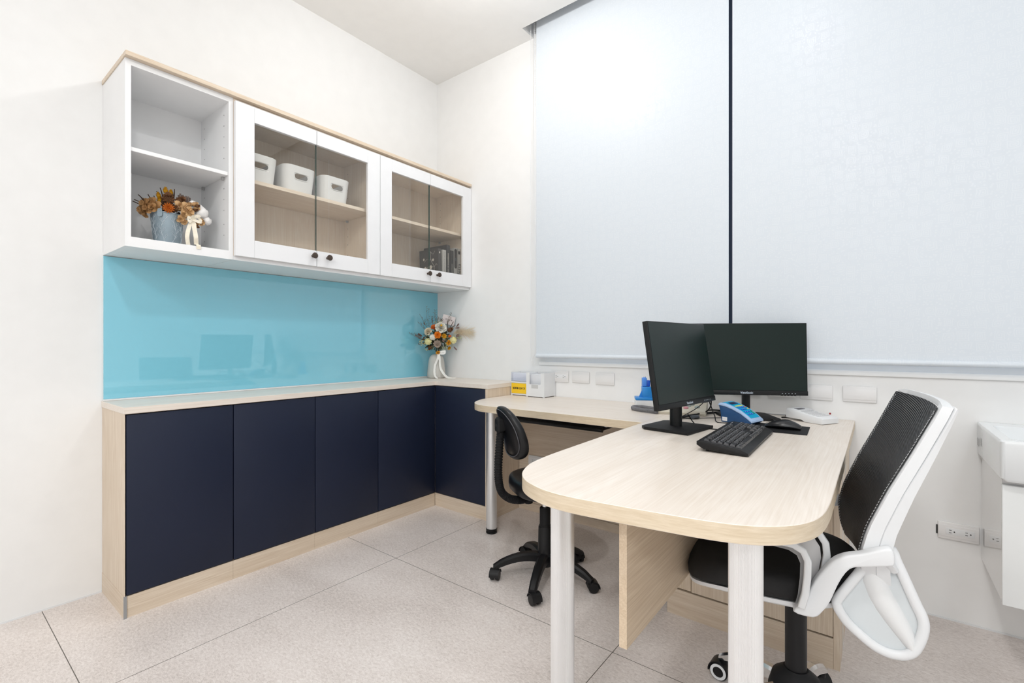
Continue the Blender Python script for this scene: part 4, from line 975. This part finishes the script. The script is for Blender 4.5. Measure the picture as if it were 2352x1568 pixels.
# local x: towards the low front; y: across
HW = .040
body = [(-.078, .071), (-.074, .060), (-.067, .035), (-.064, .001), (.066, .001), (.080, .006), (.084, .012), (.060, .027), (.03, .043), (-.01, .058), (-.045, .067)]
MB().prism_ax(body, -HW, HW, 'y', .003).build('base_shell', mat('terminal_navy', L((28, 74, 122)), .35), pt)
topc = [(-.082, .070), (-.072, .080), (-.045, .0795), (-.01, .070), (.03, .0545), (.060, .0375), (.086, .0195), (.088, .013), (.082, .010), (.058, .026), (.03, .042), (-.01, .057), (-.045, .066)]
MB().prism_ax(topc, -HW-.003, HW+.003, 'y', .004).build('top_shell', mat('terminal_pale_blue', L((176, 204, 240)), .35), pt)
TP = [(-.066, .0805), (-.045, .0803), (-.01, .0708), (.03, .0553), (.060, .0383), (.078, .0256)]
def tsurf(x):
    for (a, za), (b_, zb) in zip(TP, TP[1:]):
        if x <= b_: f = (x-a)/(b_-a); return za+f*(zb-za), math.atan2(zb-za, b_-a)
    return TP[-1][1], -.65
def strip(x0, x1, ya, yb, m, nm, e=.0008, n=10):
    mb = MB(); vs = []
    for k in range(n+1):
        x = x0+(x1-x0)*k/n; z, a = tsurf(x); vs += [(x-math.sin(a)*e, ya, z+math.cos(a)*e), (x-math.sin(a)*e, yb, z+math.cos(a)*e)]
    vs2 = [(v[0], v[1], v[2]-.001) for v in vs]; nn = len(vs); fs = []
    for k in range(n): fs.append([2*k, 2*k+1, 2*k+3, 2*k+2]); fs.append([nn+2*k, nn+2*k+2, nn+2*k+3, nn+2*k+1]); fs.append([2*k, 2*k+2, nn+2*k+2, nn+2*k]); fs.append([2*k+1, nn+2*k+1, nn+2*k+3, 2*k+3])
    fs += [[0, nn, nn+1, 1], [2*n, 2*n+1, nn+2*n+1, nn+2*n]]
    mb.raw(vs+vs2, fs); return mb.build(nm, m, pt, smooth=30)
strip(-.064, .074, -.032, .032, mat('terminal_cyan', L((6, 178, 224)), .35), 'face_overlay')
strip(-.044, -.022, -.024, .024, mat('terminal_lcd', L((20, 48, 110)), .25), 'display', .0012, 3); strip(-.039, -.027, -.017, .012, mat('lcd_grey', L((52, 62, 78)), .2), 'display_window', .0016, 3)
strip(-.008, -.001, -.026, .026, mat('strip_yellow', L((236, 226, 120)), .4), 'function_strip', .0013, 2)
M_kb = mat('key_blue', L((24, 92, 216)), .35)
for r_ in range(4):
    for c_ in range(4):
        x = .010+r_*.0155; y = -.022+c_*.0135; z, a = tsurf(x)
        m_ = M_kb if c_ < 3 else [mat('key_red', L((222, 40, 70)), .35), mat('key_yellow', L((246, 226, 70)), .35), mat('key_green', L((12, 150, 120)), .35), None][r_]
        if m_ is None: continue
        if c_ == 3 and r_ == 2: x += .007; z, a = tsurf(x)
        q = MB(); q.M = Matrix.Translation((x-math.sin(a)*.001, y+(.003 if c_ == 3 else 0), z+math.cos(a)*.001)) @ Matrix.Rotation(-a, 4, 'Y')
        q.box(-.004-(.008 if (c_ == 3 and r_ == 2) else 0), .004+(.008 if (c_ == 3 and r_ == 2) else 0), -.0045, .0045, 0, .002, .0012); q.cur = 1; q.box(-.0012, .0012, -.001, .001, .0020, .0022)
        q.build('key', [m_, M_wplast], pt)
MB().box(-.058, -.034, -HW-.0008, -HW+.001, .006, .022).build('white_label', [mat('sticker_white', (.82, .82, .82), .5)], pt, smooth=0)
MB().box(-.055, -.037, -HW-.0010, -HW-.0006, .0135, .0148).build('label_print', M_logo, pt, smooth=0)

# ================================================================== white keypad phone
ph = thing('desk_phone', 'white keypad handset device at the window end of the desk beside the mouse', 'phone', (2.452, -.142, DZ), math.radians(-30))
ph.scale = (.84, 1.05, .86)
prof = [(-.095, .012), (-.092, .052), (-.086, .058), (-.045, .056), (.0, .044), (.095, .031), (.100, .026), (.100, .003), (.094, .0005), (.01, .0005), (-.01, .010)]
MB().prism_ax(prof, -.048, .048, 'y', .0035).build('phone_shell', M_wplast, ph)
def ps(x): return .056+(x+.045)*(-.012/.045) if x < 0 else .044-.0137*(x/.1)*1.0
q = MB(); q.M = Matrix.Translation((-.052, 0, .0567)); q.box(-.012, .012, -.030, .010, 0, .0012, .0005); q.build('display', mat('display_violet', L((44, 34, 70)), .2), ph)
for i in range(5):
    for j in range(6):
        x = -.018+i*.020; q = MB(); q.M = Matrix.Translation((x, -.032+j*.0125, ps(x)+.0004)) @ Matrix.Rotation(.16, 4, 'Y'); q.box(-.006, .006, -.0044, .0044, 0, .0016, .0008); q.build('key', mat('phone_key', (.70, .70, .71), .4), ph)
q = MB(); q.box(.055, .062, .044, .050, .038, .047, .002); q.build('red_button', mat('button_red', L((150, 30, 40)), .4), ph)

# ---- beige terminal with round buttons behind the turned monitor
bg_ = thing('button_console', 'cream console with coloured round buttons, half hidden behind the turned monitor', 'console', (1.938, -.235, DZ), math.radians(12))
MB().prism_ax([(-.075, .0005), (-.080, .012), (-.075, .022), (.03, .050), (.045, .105), (.078, .105), (.085, .06), (.085, .0005)], -.11, .11, 'x', .004).build('console_shell', mat('cream_plastic', L((222, 216, 200)), .45), bg_)
for x, y, m_ in ((-.035, -.045, 'btn_blue'), (.022, -.045, 'btn_pink'), (.03, -.020, 'btn_grey'), (.045, .0, 'btn_grey'), (-.01, -.02, 'btn_grey'), (.07, -.03, 'btn_grey')):
    z = .022+(y+.075)*.028/.105; q = MB(); q.M = Matrix.Translation((x, y, z)) @ Matrix.Rotation(.26, 4, 'X'); q.lathe([(0, 0), (.012, 0), (.011, .004), (.008, .006), (0, .006)], 20)
    q.build('round_button', mat(m_, {'btn_blue': L((110, 130, 190)), 'btn_pink': L((206, 140, 150)), 'btn_grey': L((170, 184, 180))}[m_], .4), bg_)

# ---- blue dock with white base and coiled cord
dk = thing('charging_dock', 'bright blue scanner dock on a white base beside the turned monitor', 'dock', (1.724, -.150, DZ), math.radians(28))
dk.scale = (1.03, 1.0, 1.03)
MB().prism(rrect(-.053, .053, -.04, .04, .008), .0004, .0395, .003).build('white_base', M_wplast, dk)
UPZ = Matrix.Translation((0, 0, -.0125))
Mblu = mat('dock_blue', L((44, 142, 222)), .35); Mbl2 = mat('dock_dark_blue', L((10, 84, 196)), .35)
b = MB(); b.M = UPZ; b.box(-.053, .053, -.041, .041, .052, .066, .003); b.box(-.020, .028, -.036, .030, .064, .118, .003); b.prism_ax([(-.036, .065), (-.018, .065), (-.018, .105)], -.02, -.005, 'y'); b.build('dock_cradle', Mblu, dk)
b = MB(); b.M = UPZ; b.box(.029, .046, -.036, .030, .064, .100, .003); b.box(.004, .020, -.018, .018, .1195, .150, .003); b.build('cradle_side', Mbl2, dk)
MB().prism(rrect(-.019, .004, -.022, .022, .006), .1065, .1505, .004).build('handset', mat('handset_blue', L((84, 146, 232)), .35), dk)
b = MB(); b.M = UPZ; b.ball((-.013, -.008, .165), .0045, 2); b.ball((-.002, .010, .165), .0045, 2); b.build('contact_tips', M_chrome, dk)
cc = thing('coiled_cord', 'grey coiled cord looped on the desk in front of the blue dock', 'cord', (1.74, -.28, DZ))
pts = [(1.82, -.262, .763), (1.775, -.238, .763), (1.728, -.228, .763), (1.703, -.252, .763), (1.716, -.292, .763), (1.758, -.320, .763), (1.81, -.335, .763), (1.86, -.345, .763)]
path = MB(); P = [Vector(p) for p in pts]; Q = []
for i in range(len(P)-1):
    p0, p1, p2, p3 = P[max(i-1, 0)], P[i], P[i+1], P[min(i+2, len(P)-1)]
    for k in range(260): t_ = k/260; Q.append(0.5*((2*p1)+(p2-p0)*t_+(2*p0-5*p1+4*p2-p3)*t_*t_+(3*p1-p0-3*p2+p3)*t_**3))
H_ = []; s_ = 0
for i, q in enumerate(Q[:-1]):
    tg = (Q[i+1]-q); s_ += tg.length; tg.normalize(); sd = tg.cross(Vector((0, 0, 1))).normalized(); a = s_/.0043*2*PI; H_.append(q+sd*.0075*math.cos(a)+Vector((0, 0, .0075*math.sin(a))))
path.tube(H_, .0019, 5, smooth=False); path.build('cord', mat('cord_grey', L((124, 124, 128)), .45), cc, world=True)

# ================================================================== cables on the desk
def cable(pts, label, r=.0022, m=None, extra=None):
    t = thing('cable', label, 'cable', (pts[0][0], pts[0][1], DZ)); z0 = DZ+r+.0003
    P = [(p[0], p[1], (p[2] if len(p) > 2 else z0)) for p in pts]
    MB().tube(P, r, 8, sub=8).build('cable_run', m or M_cable, t, world=True); return t
cable([(2.075, -.585, .80), (2.10, -.56, .756), (2.16, -.60, .7545), (2.205, -.60, .7548), (2.238, -.585, .756), (2.255, -.56, .765)], 'black cable from the turned monitor base to the keyboard')
t = cable([(1.985, -.44), (2.0, -.40), (2.03, -.40), (2.05, -.39, .757), (2.11, -.33, .757), (2.16, -.28, .757)], 'thin black cable with a grey ferrite bead between the monitor stands', .0018)
q = MB(); q.tube([(2.032, -.402, .7605), (2.052, -.368, .7605)], .0085, 14, smooth=False); q.build('ferrite_bead', mat('ferrite_grey', L((92, 98, 104)), .5), t, world=True)
cable([(2.10, -.46, .90), (2.105, -.40, .84), (2.125, -.385, .775), (2.145, -.425, .7548), (2.19, -.42)], 'black cable drooping from the turned monitor to beside the card terminal')
cable([(1.985, -.455, .760), (2.02, -.30, .759), (2.06, -.20, .760), (2.12, -.13, .759), (2.20, -.10, .757)], 'thick bundle of black cable running behind the monitors', .0055)
cable([(1.99, -.43, .758), (2.035, -.29, .764), (2.05, -.17, .768), (2.13, -.11, .762), (2.25, -.06, .757)], 'twisted black cable lying along the thick bundle', .004)
cable([(1.99, -.45, .757), (2.03, -.33, .79), (2.06, -.30, .83), (2.075, -.38, .90)], 'thin black cable rising steeply to the back of the turned monitor', .0018)
cable([(2.04, -.27, .757), (2.085, -.30, .80), (2.10, -.36, .87), (2.095, -.42, .92)], 'black power cable climbing to the right corner of the turned monitor', .003)
cable([(2.045, -.60, .90), (2.015, -.60, .83), (2.01, -.585, .775), (2.02, -.56, .757), (2.0, -.46, .756)], 'black cable hanging down behind the turned monitor neck', .0028)
cable([(2.345, -.045), (2.37, -.07), (2.355, -.10), (2.34, -.12)], 'short black cable plugged into the white keypad device', .003)
cable([(2.18, -.02), (2.28, -.03), (2.34, -.045, .757), (2.40, -.03, .762), (2.47, -.02, .757), (2.54, -.03, .756)], 'grey cable along the wall behind the white keypad device', .0022, mat('cable_grey', L((150, 150, 152)), .5))

# ================================================================== task chair
ch = thing('task_chair', 'small black task chair with ribbed back tube, tucked at the side desk', 'chair', (1.458, -.692, 0), math.radians(56))
inv = Matrix.Rotation(-math.radians(56), 4, 'Z')
def star(parent, R_, angs, m_arm, hubz, tipz, w0, w1, cast, m_cast, ring=None, hub_r=.045, sag=.012):
    for a in angs:
        u = Vector((math.cos(a), math.sin(a), 0)); v = Vector((-u.y, u.x, 0)); rings = []
        for k in range(9):
            f = k/8; r_ = .02+(R_-.02)*f; zt = hubz+(tipz-hubz)*f**1.5+sag*math.sin(PI*f); hh = .038-.012*f; ww = (w0+(w1-w0)*f)/2
            if k == 8: zt -= .010; hh = .018; r_ += .008
            c_ = u*r_
            rings.append([c_+v*s*ww+Vector((0, 0, z)) for s, z in ((-1, zt-hh), (1, zt-hh), (1, zt-.008), (.55, zt), (-.55, zt), (-1, zt-.008))])
        arm = MB().loft(rings).build('base_leg', m_arm, parent, smooth=30)
        # caster
        tip = u*(R_-.005); b = MB(); zr = cast; ca = a+0.9+.5*math.sin(3*a); cu = Vector((math.cos(ca), math.sin(ca), 0)); cv = Vector((-cu.y, cu.x, 0)); cc_ = tip+cu*.014
        Mx = frame((cc_.x, cc_.y, zr), cv, (0, 0, 1)) 
        # axle along cv -> rotate lathe axis (z) to cv
        Ml = Matrix((cu, Vector((0, 0, 1)), cv)).transposed().to_4x4(); 
        Ml = Matrix(((cu.x, 0, cv.x, cc_.x), (cu.y, 0, cv.y, cc_.y), (0, 1, 0, zr), (0, 0, 0, 1)))
        for s in (-1, 1):
            w = MB(); w.M = Ml; zz = s*.013
            w.lathe([(0, zz-.008), (zr-.004, zz-.008), (zr-.0006, zz-.005), (zr-.0006, zz+.005), (zr-.004, zz+.008), (0, zz+.008)], 32)
            wo = w.build('caster_wheel', m_cast, arm)
            if ring: 
                q = MB(); q.M = Ml
                for s2 in (-1, 1): q.lathe([(zr*.56, zz+s2*.0078), (zr*.84, zz+s2*.0078), (zr*.84, zz+s2*.0092), (zr*.56, zz+s2*.0092)], 32, closed=True)
                q.build('wheel_ring', ring, arm)
        hd = MB(); hd.M = Ml; arc = []
        for k in range(13):
            an = PI*(-.05+1.0*k/12); arc.append(an)
        ro, ri = zr+.0035, zr+.0005; rings = []
        for an in arc: rings.append([(ro*math.cos(an), ro*math.sin(an), -.0225), (ro*math.cos(an), ro*math.sin(an), .0225), (ri*math.cos(an), ri*math.sin(an), .0225), (ri*math.cos(an), ri*math.sin(an), -.0225)])
        hd.loft(rings); hd.M = Matrix.Identity(4); hd.tube([(tip.x, tip.y, zr+.004), (tip.x, tip.y, tipz-.008)], .010, 12, smooth=False); hd.tube([(tip.x, tip.y, zr*1.2), (cc_.x, cc_.y, zr)], .009, 8, smooth=False)
        hd.build('caster_hood', m_cast if not ring else m_cast, arm)
    # hub
angs = [math.radians(d-56) for d in (-140, -69, 3, 75, 147)]
star(ch, .232, angs, M_black, .118, .072, .046, .034, .024, M_black)
MB().lathe([(0, .06), (.034, .06), (.036, .07), (.033, .12), (.0305, .235), (.029, .240), (.0265, .240), (.0265, .245), (0, .245)], 36).build('outer_sleeve', M_black, ch)
MB().lathe([(0, .244), (.0245, .244), (.0245, .322), (.0225, .326), (.014, .326), (0, .326)], 36).build('inner_sleeve', M_blackm, ch)
MB().lathe([(0, .32), (.0125, .32), (.0125, .386), (0, .386)], 24).build('gas_piston', M_chrome, ch)
rings = []
def sup(a, rx, ry, e=2.6): c_, s_ = math.cos(a), math.sin(a); return (rx*abs(c_)**(2/e)*(1 if c_ > 0 else -1), ry*abs(s_)**(2/e)*(1 if s_ > 0 else -1))
for z, s in ((.398, .60), (.400, .84), (.405, .94), (.414, .985), (.436, 1.0), (.452, .995), (.464, .97), (.471, .90), (.4725, .80), (.470, .5), (.469, .2)):
    rings.append([(.04+p[0], p[1], z) for p in (sup(2*PI*k/40, .200*s, .195*s) for k in range(40))])
MB().loft(rings).build('seat', M_leather, ch, smooth=50)
MB().box(-.10, .09, -.05, .05, .384, .3985, .004).build('seat_plate', M_black, ch)
MB().lathe([(0, 0), (.019, 0), (.021, .003), (.021, .018), (.012, .020), (.010, .03), (0, .03)], 20, (-.082, .0, .354), .0012).build('height_knob', M_black, ch)
# ribbed J tube
J = [(-.090, 0, .374), (-.125, 0, .372), (-.170, 0, .382), (-.207, 0, .412), (-.222, 0, .455), (-.226, 0, .52), (-.222, 0, .60), (-.216, 0, .675), (-.213, 0, .70)]
MB().tube(J, .0215, 20, sub=26, rfun=lambda i: 1.0 if (i % 4) < 2 else .86, flat=(1.1, .85)).build('ribbed_tube', M_blackm, ch, smooth=20)
b = MB(); b.loft([[(x, y, z) for (y, z) in rrect(-w_, w_, z0, z1, .012, 4)] for x, w_, z0, z1 in ((-.236, .022, .690, .745), (-.228, .028, .685, .752), (-.205, .028, .690, .752), (-.188, .024, .700, .748))])
b.M = Matrix.Translation((-.2375, 0, .718)) @ Matrix.Rotation(PI/2, 4, 'Y'); b.cur = 1; b.lathe([(0, 0), (.007, 0), (.007, .002), (0, .002)], 16)
b.build('back_bracket', [M_blackm, M_slot], ch)
rings = []
def bring(x, s, dz=0):
    out = []
    for k in range(48):
        p = sup(2*PI*k/48, -.0+.136*s, .119*s, 2.3); tz = .683+p[1]+dz; wv = p[0]*(1+.12*(p[1]/.119)*-1)
        bend = .045*(wv/.163)**2
        out.append((-.196+(x+.196)*.8+bend-(tz-.70)*.24-.006, wv, tz))
    return out
for x, s in ((-.196, .30), (-.1965, .78), (-.193, .83), (-.195, .86), (-.197, .89), (-.193, .955), (-.185, .99), (-.172, 1.0), (-.160, .985), (-.152, .93), (-.147, .82), (-.143, .55), (-.142, .25)): rings.append(bring(x, s))
bk_ = MB().loft(rings).build('backrest', M_leather, ch, smooth=50)
MB().tube([p for p in bring(-.1985, .875)], .0022, 6, smooth=False, closed=True).build('piping', mat('piping_grey', (.10, .10, .11), .3), bk_)

# ================================================================== mesh office chair
YAW = math.atan2(-.147, -.989)
oc = thing('office_chair', 'white-framed office chair with black mesh back, right of the large desk', 'chair', (2.500, -1.005, 0), YAW)
c_an = [math.radians(d)-YAW for d in (152, 80, 8, -64, -136)]
star(oc, .245, c_an, M_chrome, .150, .090, .030, .026, .029, M_black, ring=M_wplast2, sag=.010)
MB().lathe([(0, .06), (.05, .07), (.066, .10), (.068, .13), (.058, .165), (.034, .185), (.030, .19), (0, .19)], 36).build('hub_cover', M_blackm, oc)
MB().lathe([(0, .18), (.0265, .18), (.0265, .44), (.030, .452), (0, .452)], 32).build('column', M_black, oc)
# seat shell + cushion ; local +x is forward
def seat_ring(z, s, ox=0.0):
    out = []
    for k in range(56):
        p = sup(2*PI*k/56, .208*s, .222*s, 3.4); x = .062+p[0]+ox
        zz = z-.030*max(0, (x-.14)/.12)**2*1.0+.012*max(0, (-.05-x)/.15)
        out.append((x, p[1]*(1-.24*max(0, min(1, -(x-.02)/.15))), zz))
    return out
MB().loft([seat_ring(.447, .60), seat_ring(.449, .92), seat_ring(.458, .985), seat_ring(.468, .99)]).build('seat_shell', M_wplast2, oc, smooth=50)
MB().loft([seat_ring(.4695, .97), seat_ring(.476, 1.0), seat_ring(.495, 1.005), seat_ring(.512, .985), seat_ring(.522, .93), seat_ring(.525, .80), seat_ring(.520, .45), seat_ring(.518, .15)]).build('seat_cushion', mat('seat_mesh_fabric', (.009, .009, .010), .75, bump=(900, .3)), oc, smooth=50)
MB().box(-.09, .10, -.07, .07, .425, .449, .008).build('tilt_mechanism', M_blackm, oc)
MB().tube([(.06, .0, .437), (.06, -.16, .437), (.06, -.225, .437)], .007, 8, smooth=False).build('tilt_lever', M_black, oc)
# backrest geometry: surface point for (u across -1..1, v 0..1 up)
BT = [(.50, -.150), (.555, -.130), (.612, -.128), (.670, -.142), (.758, -.178), (.849, -.221), (.938, -.261), (.97, -.276)]
def btab(z):
    for (z0, x0), (z1, x1) in zip(BT, BT[1:]):
        if z <= z1: return x0+(x1-x0)*(z-z0)/(z1-z0)
    return BT[-1][1]
def bsurf(u, v, e=0.0):
    z = .520+.432*v
    hw = .205-(.045*(1-v/.22)**1.5 if v < .22 else 0)
    if v > .94: hw -= .005*((v-.94)/.06)**2
    x = (btab(z-.01)+btab(z)+btab(z+.01))/3
    return Vector((x-.018*(1-u*u)+e, u*hw, z))
def grid(nu, nv, f, th, mk=0, skip=None):
    vs = []; fs = []
    for i in range(nv+1):
        for j in range(nu+1): vs.append(f(-1+2*j/nu, i/nv))
    n = len(vs)
    for i in range(nv):
        for j in range(nu):
            a = i*(nu+1)+j; fs.append([a, a+1, a+nu+2, a+nu+1])
    return vs, fs
def mesh_fab():
    m = bpy.data.materials.new('chair_mesh'); m.use_nodes = True; nt = m.node_tree; N = nt.nodes; K = nt.links; b = N['Principled BSDF']; out = N['Material Output']
    b.inputs['Base Color'].default_value = (.008, .008, .010, 1); b.inputs['Roughness'].default_value = .45
    tc = N.new('ShaderNodeTexCoord'); sp = N.new('ShaderNodeSeparateXYZ'); K.new(tc.outputs['Object'], sp.inputs[0])
    def mt(op, a, b_=None):
        n = N.new('ShaderNodeMath'); n.operation = op
        for i, q in enumerate((a, b_)):
            if q is None: continue
            if isinstance(q, (int, float)): n.inputs[i].default_value = q
            else: K.new(q, n.inputs[i])
        return n.outputs[0]
    s1 = mt('SINE', mt('MULTIPLY', mt('ADD', sp.outputs[2], mt('MULTIPLY', sp.outputs[1], .12)), 2*PI/.0044)); s2 = mt('SINE', mt('MULTIPLY', sp.outputs[1], 2*PI/.0040))
    hole = mt('GREATER_THAN', mt('ADD', s1, mt('MULTIPLY', s2, .55)), 1.22)
    t = N.new('ShaderNodeBsdfTransparent'); x = N.new('ShaderNodeMixShader'); K.new(hole, x.inputs[0]); K.new(b.outputs[0], x.inputs[1]); K.new(t.outputs[0], x.inputs[2]); K.new(x.outputs[0], out.inputs['Surface'])
    bp = N.new('ShaderNodeBump'); bp.inputs['Strength'].default_value = .6; bp.inputs['Distance'].default_value = .001; K.new(s1, bp.inputs['Height']); K.new(bp.outputs['Normal'], b.inputs['Normal'])
    return m
back = MB(); vs, fs = grid(24, 26, lambda u, v: bsurf(u*1.0, .01+.98*v, .0132), 0); back.raw(vs, fs)
vs2, fs2 = grid(24, 26, lambda u, v: bsurf(u*1.0, .01+.98*v, .012), 0); back.raw(vs2, [f[::-1] for f in fs2])
back.build('mesh_back', mesh_fab(), oc, smooth=60)
rings = []
path = [(-1, k/16) for k in range(17)]+[(-1+2*k/12, 1.0) for k in range(1, 12)]+[(1, 1-k/16) for k in range(17)]
for u_, v_ in path:
    p = bsurf(u_, v_); th = .006+.010*(1-v_)+.004*abs(u_)**6; sd = u_ if abs(u_) == 1 else 0
    up_ = 1.0 if v_ == 1.0 and abs(u_) < 1 else 0.0
    o1 = Vector((0, sd*.008, up_*.006)); 
    rings.append([p+Vector((.011, 0, 0))-o1*.9, p+Vector((.008, 0, 0))+o1, p+Vector((-th, 0, -.003))+o1*1.1, p+Vector((-th, 0, -.003))-o1*.6])
MB().loft(rings).build('back_frame', M_wplast2, oc, smooth=50)
for s in (-1, 1):       # moulded side cheeks behind the frame rail
    ch_ = MB(); rings = []
    for k in range(15):
        v = k/14; p = bsurf(s, v, 0); d0 = .012+.004*(1-v); d1 = .018+.030*(1-v)**1.2+.004*math.sin(PI*v)
        rings.append([p+Vector((-d0, s*.004, 0)), p+Vector((-d0-.004, s*.009, -.004)), p+Vector((-d1, s*.006, -.010)), p+Vector((-d1, -s*.010, -.010)), p+Vector((-d0, -s*.010, 0))])
    ch_.loft(rings); ch_.build('frame_cheek', M_wplast2, oc, smooth=50)
dots = MB(); dots.cur = 0
for s in (-1, 1):
    for k in range(58):
        v = .03+.93*k/57
        for r_, du in ((0, 0.0), (1, .028)):
            p = bsurf(s*(.965-du), v+(.008 if r_ else 0), .0138); dots.ball(p, .0019, 1, (.4, 1, 1))
tag(dots.build('edge_perforations', mat('dot_white', (.75, .76, .78), .5), oc), kind='stuff')
# spine / lumbar bracket behind the mesh
MB().tube([(-.10, 0, .44), (-.15, 0, .455), (-.175, 0, .50), (-.178, 0, .56)], [.030, .032, .028, .020], 12, flat=(1.3, .55)).build('back_spine', M_wplast2, oc, smooth=50)
# armrests
def arms(s):
    y = s*.226
    up = [(.012, .458), (-.010, .490), (-.030, .540), (-.062, .590), (-.088, .610), (-.115, .620), (-.145, .634), (-.166, .642), (-.174, .634)]
    lo = [(-.175, .610), (-.164, .603), (-.148, .599), (-.123, .592), (-.102, .586), (-.088, .570), (-.074, .540), (-.060, .500), (-.046, .474), (-.028, .455)]
    mb = MB(); P = smooth_poly(up+lo, 3); mb.prism_ax(P, y-.014, y+.014, 'y', .005, 3); mb.build('arm_sweep', M_wplast2, oc, smooth=50)
    def band(pts, w_, ya, yb, nm, m):
        outer = pts; inner = []
        for i in range(len(pts)):
            a = Vector(pts[max(i-1, 0)]); b = Vector(pts[min(i+1, len(pts)-1)]); t_ = (b-a).normalized(); n_ = Vector((t_.y, -t_.x)); q = Vector(pts[i])-n_*w_ if True else 0; inner.append((q.x, q.y))
        q = MB(); q.prism_ax(outer+inner[::-1], min(ya, yb), max(ya, yb), 'y', .003, 2); return q.build(nm, m, oc, smooth=50)
    near = [(.200, .618), (.12, .616), (.05, .614), (.015, .611), (-.002, .602), (-.009, .585), (-.008, .550), (-.004, .512), (.004, .478)]
    far = [(.205, .634), (.11, .638), (.03, .640), (-.012, .640), (-.036, .632), (-.047, .614), (-.049, .590), (-.044, .555), (-.026, .500)]
    band(near, -.015, s*.238, s*.254, 'arm_loop', M_wplast2); band(far, -.015, s*.188, s*.204, 'arm_loop', M_wplast2)
    q = MB(); n_ = len(near); vs = [(a+.004, s*.240, z-.007) for a, z in near]+[(a+.004, s*.202, z-.007) for a, z in far]
    vs2 = [(p[0]+.003, p[1], p[2]-.003) for p in vs]; fs = []
    for i in range(n_-1): fs.append([i, i+1, n_+i+1, n_+i]); fs.append([2*n_+i, 3*n_+i, 3*n_+i+1, 2*n_+i+1])
    q.raw(vs+vs2, fs); q.build('arm_web', mat('arm_grey', (.55, .54, .54), .5), oc, smooth=50)
for s in (1, -1): arms(s)
# hanging moulded scoop below the backrest: soft shell, rolled rim, padded ridge, grey inner web
loop = [(-.176, .628), (-.192, .596), (-.206, .561), (-.223, .517), (-.234, .490), (-.237, .468), (-.232, .440), (-.221, .412), (-.206, .398), (-.187, .393), (-.162, .395), (-.140, .405), (-.104, .433), (-.088, .452), (-.077, .474), (-.079, .490), (-.098, .524), (-.117, .556), (-.138, .592)]
hg = MB(); n_ = len(loop); cen = (-.155, .500)
rings = []
for f, yy in ((1.0, .187), (.86, .180), (.62, .160), (.30, .146), (.04, .142)): rings.append([(cen[0]+(a-cen[0])*f, yy, cen[1]+(z-cen[1])*f) for a, z in smooth_poly(loop, 3)])
back_r = [[(p[0], p[1]-.005, p[2]) for p in r] for r in rings[::-1]]
hg.loft(rings+back_r); hg.build('scoop_shell', mat('chair_grey_web', (.66, .70, .72), .5), oc, smooth=60)
hg = MB(); hg.tube([(a+.004*(a < -.17), .190, z) for a, z in loop], .0085, 12, closed=True, sub=4, flat=(1.0, 1.25)); hg.build('scoop_rim', M_wplast2, oc, smooth=50)
hg = MB(); rings = []
PL = [(-.130, .590), (-.121, .562), (-.122, .540), (-.132, .508), (-.147, .480), (-.164, .456), (-.182, .434), (-.198, .415), (-.210, .405)]
PR = [(-.165, .602), (-.163, .580), (-.174, .550), (-.187, .522), (-.200, .497), (-.212, .472), (-.222, .448), (-.226, .428), (-.218, .412)]
for (a0, z0), (a1, z1) in zip(PL, PR):
    ax, az, hw_, hz = (a0+a1)/2, (z0+z1)/2, (a1-a0)/2, (z1-z0)/2
    rings.append([(ax+hw_*math.cos(q_), .172+.026*math.sin(q_), az+hz*math.cos(q_)) for q_ in [2*PI*j/20 for j in range(20)]])
hg.loft(rings); hg.build('padded_ridge', mat('chair_white_soft', (.80, .81, .815), .5), oc, smooth=60)
for s_ in (-1, 1):
    MB().tube([(-.155, s_*.205, .612), (-.168, s_*.200, .600), (-.176, s_*.190, .585)], .014, 10, flat=(1.3, .8)).build('scoop_hinge', M_wplast2, oc, smooth=50)
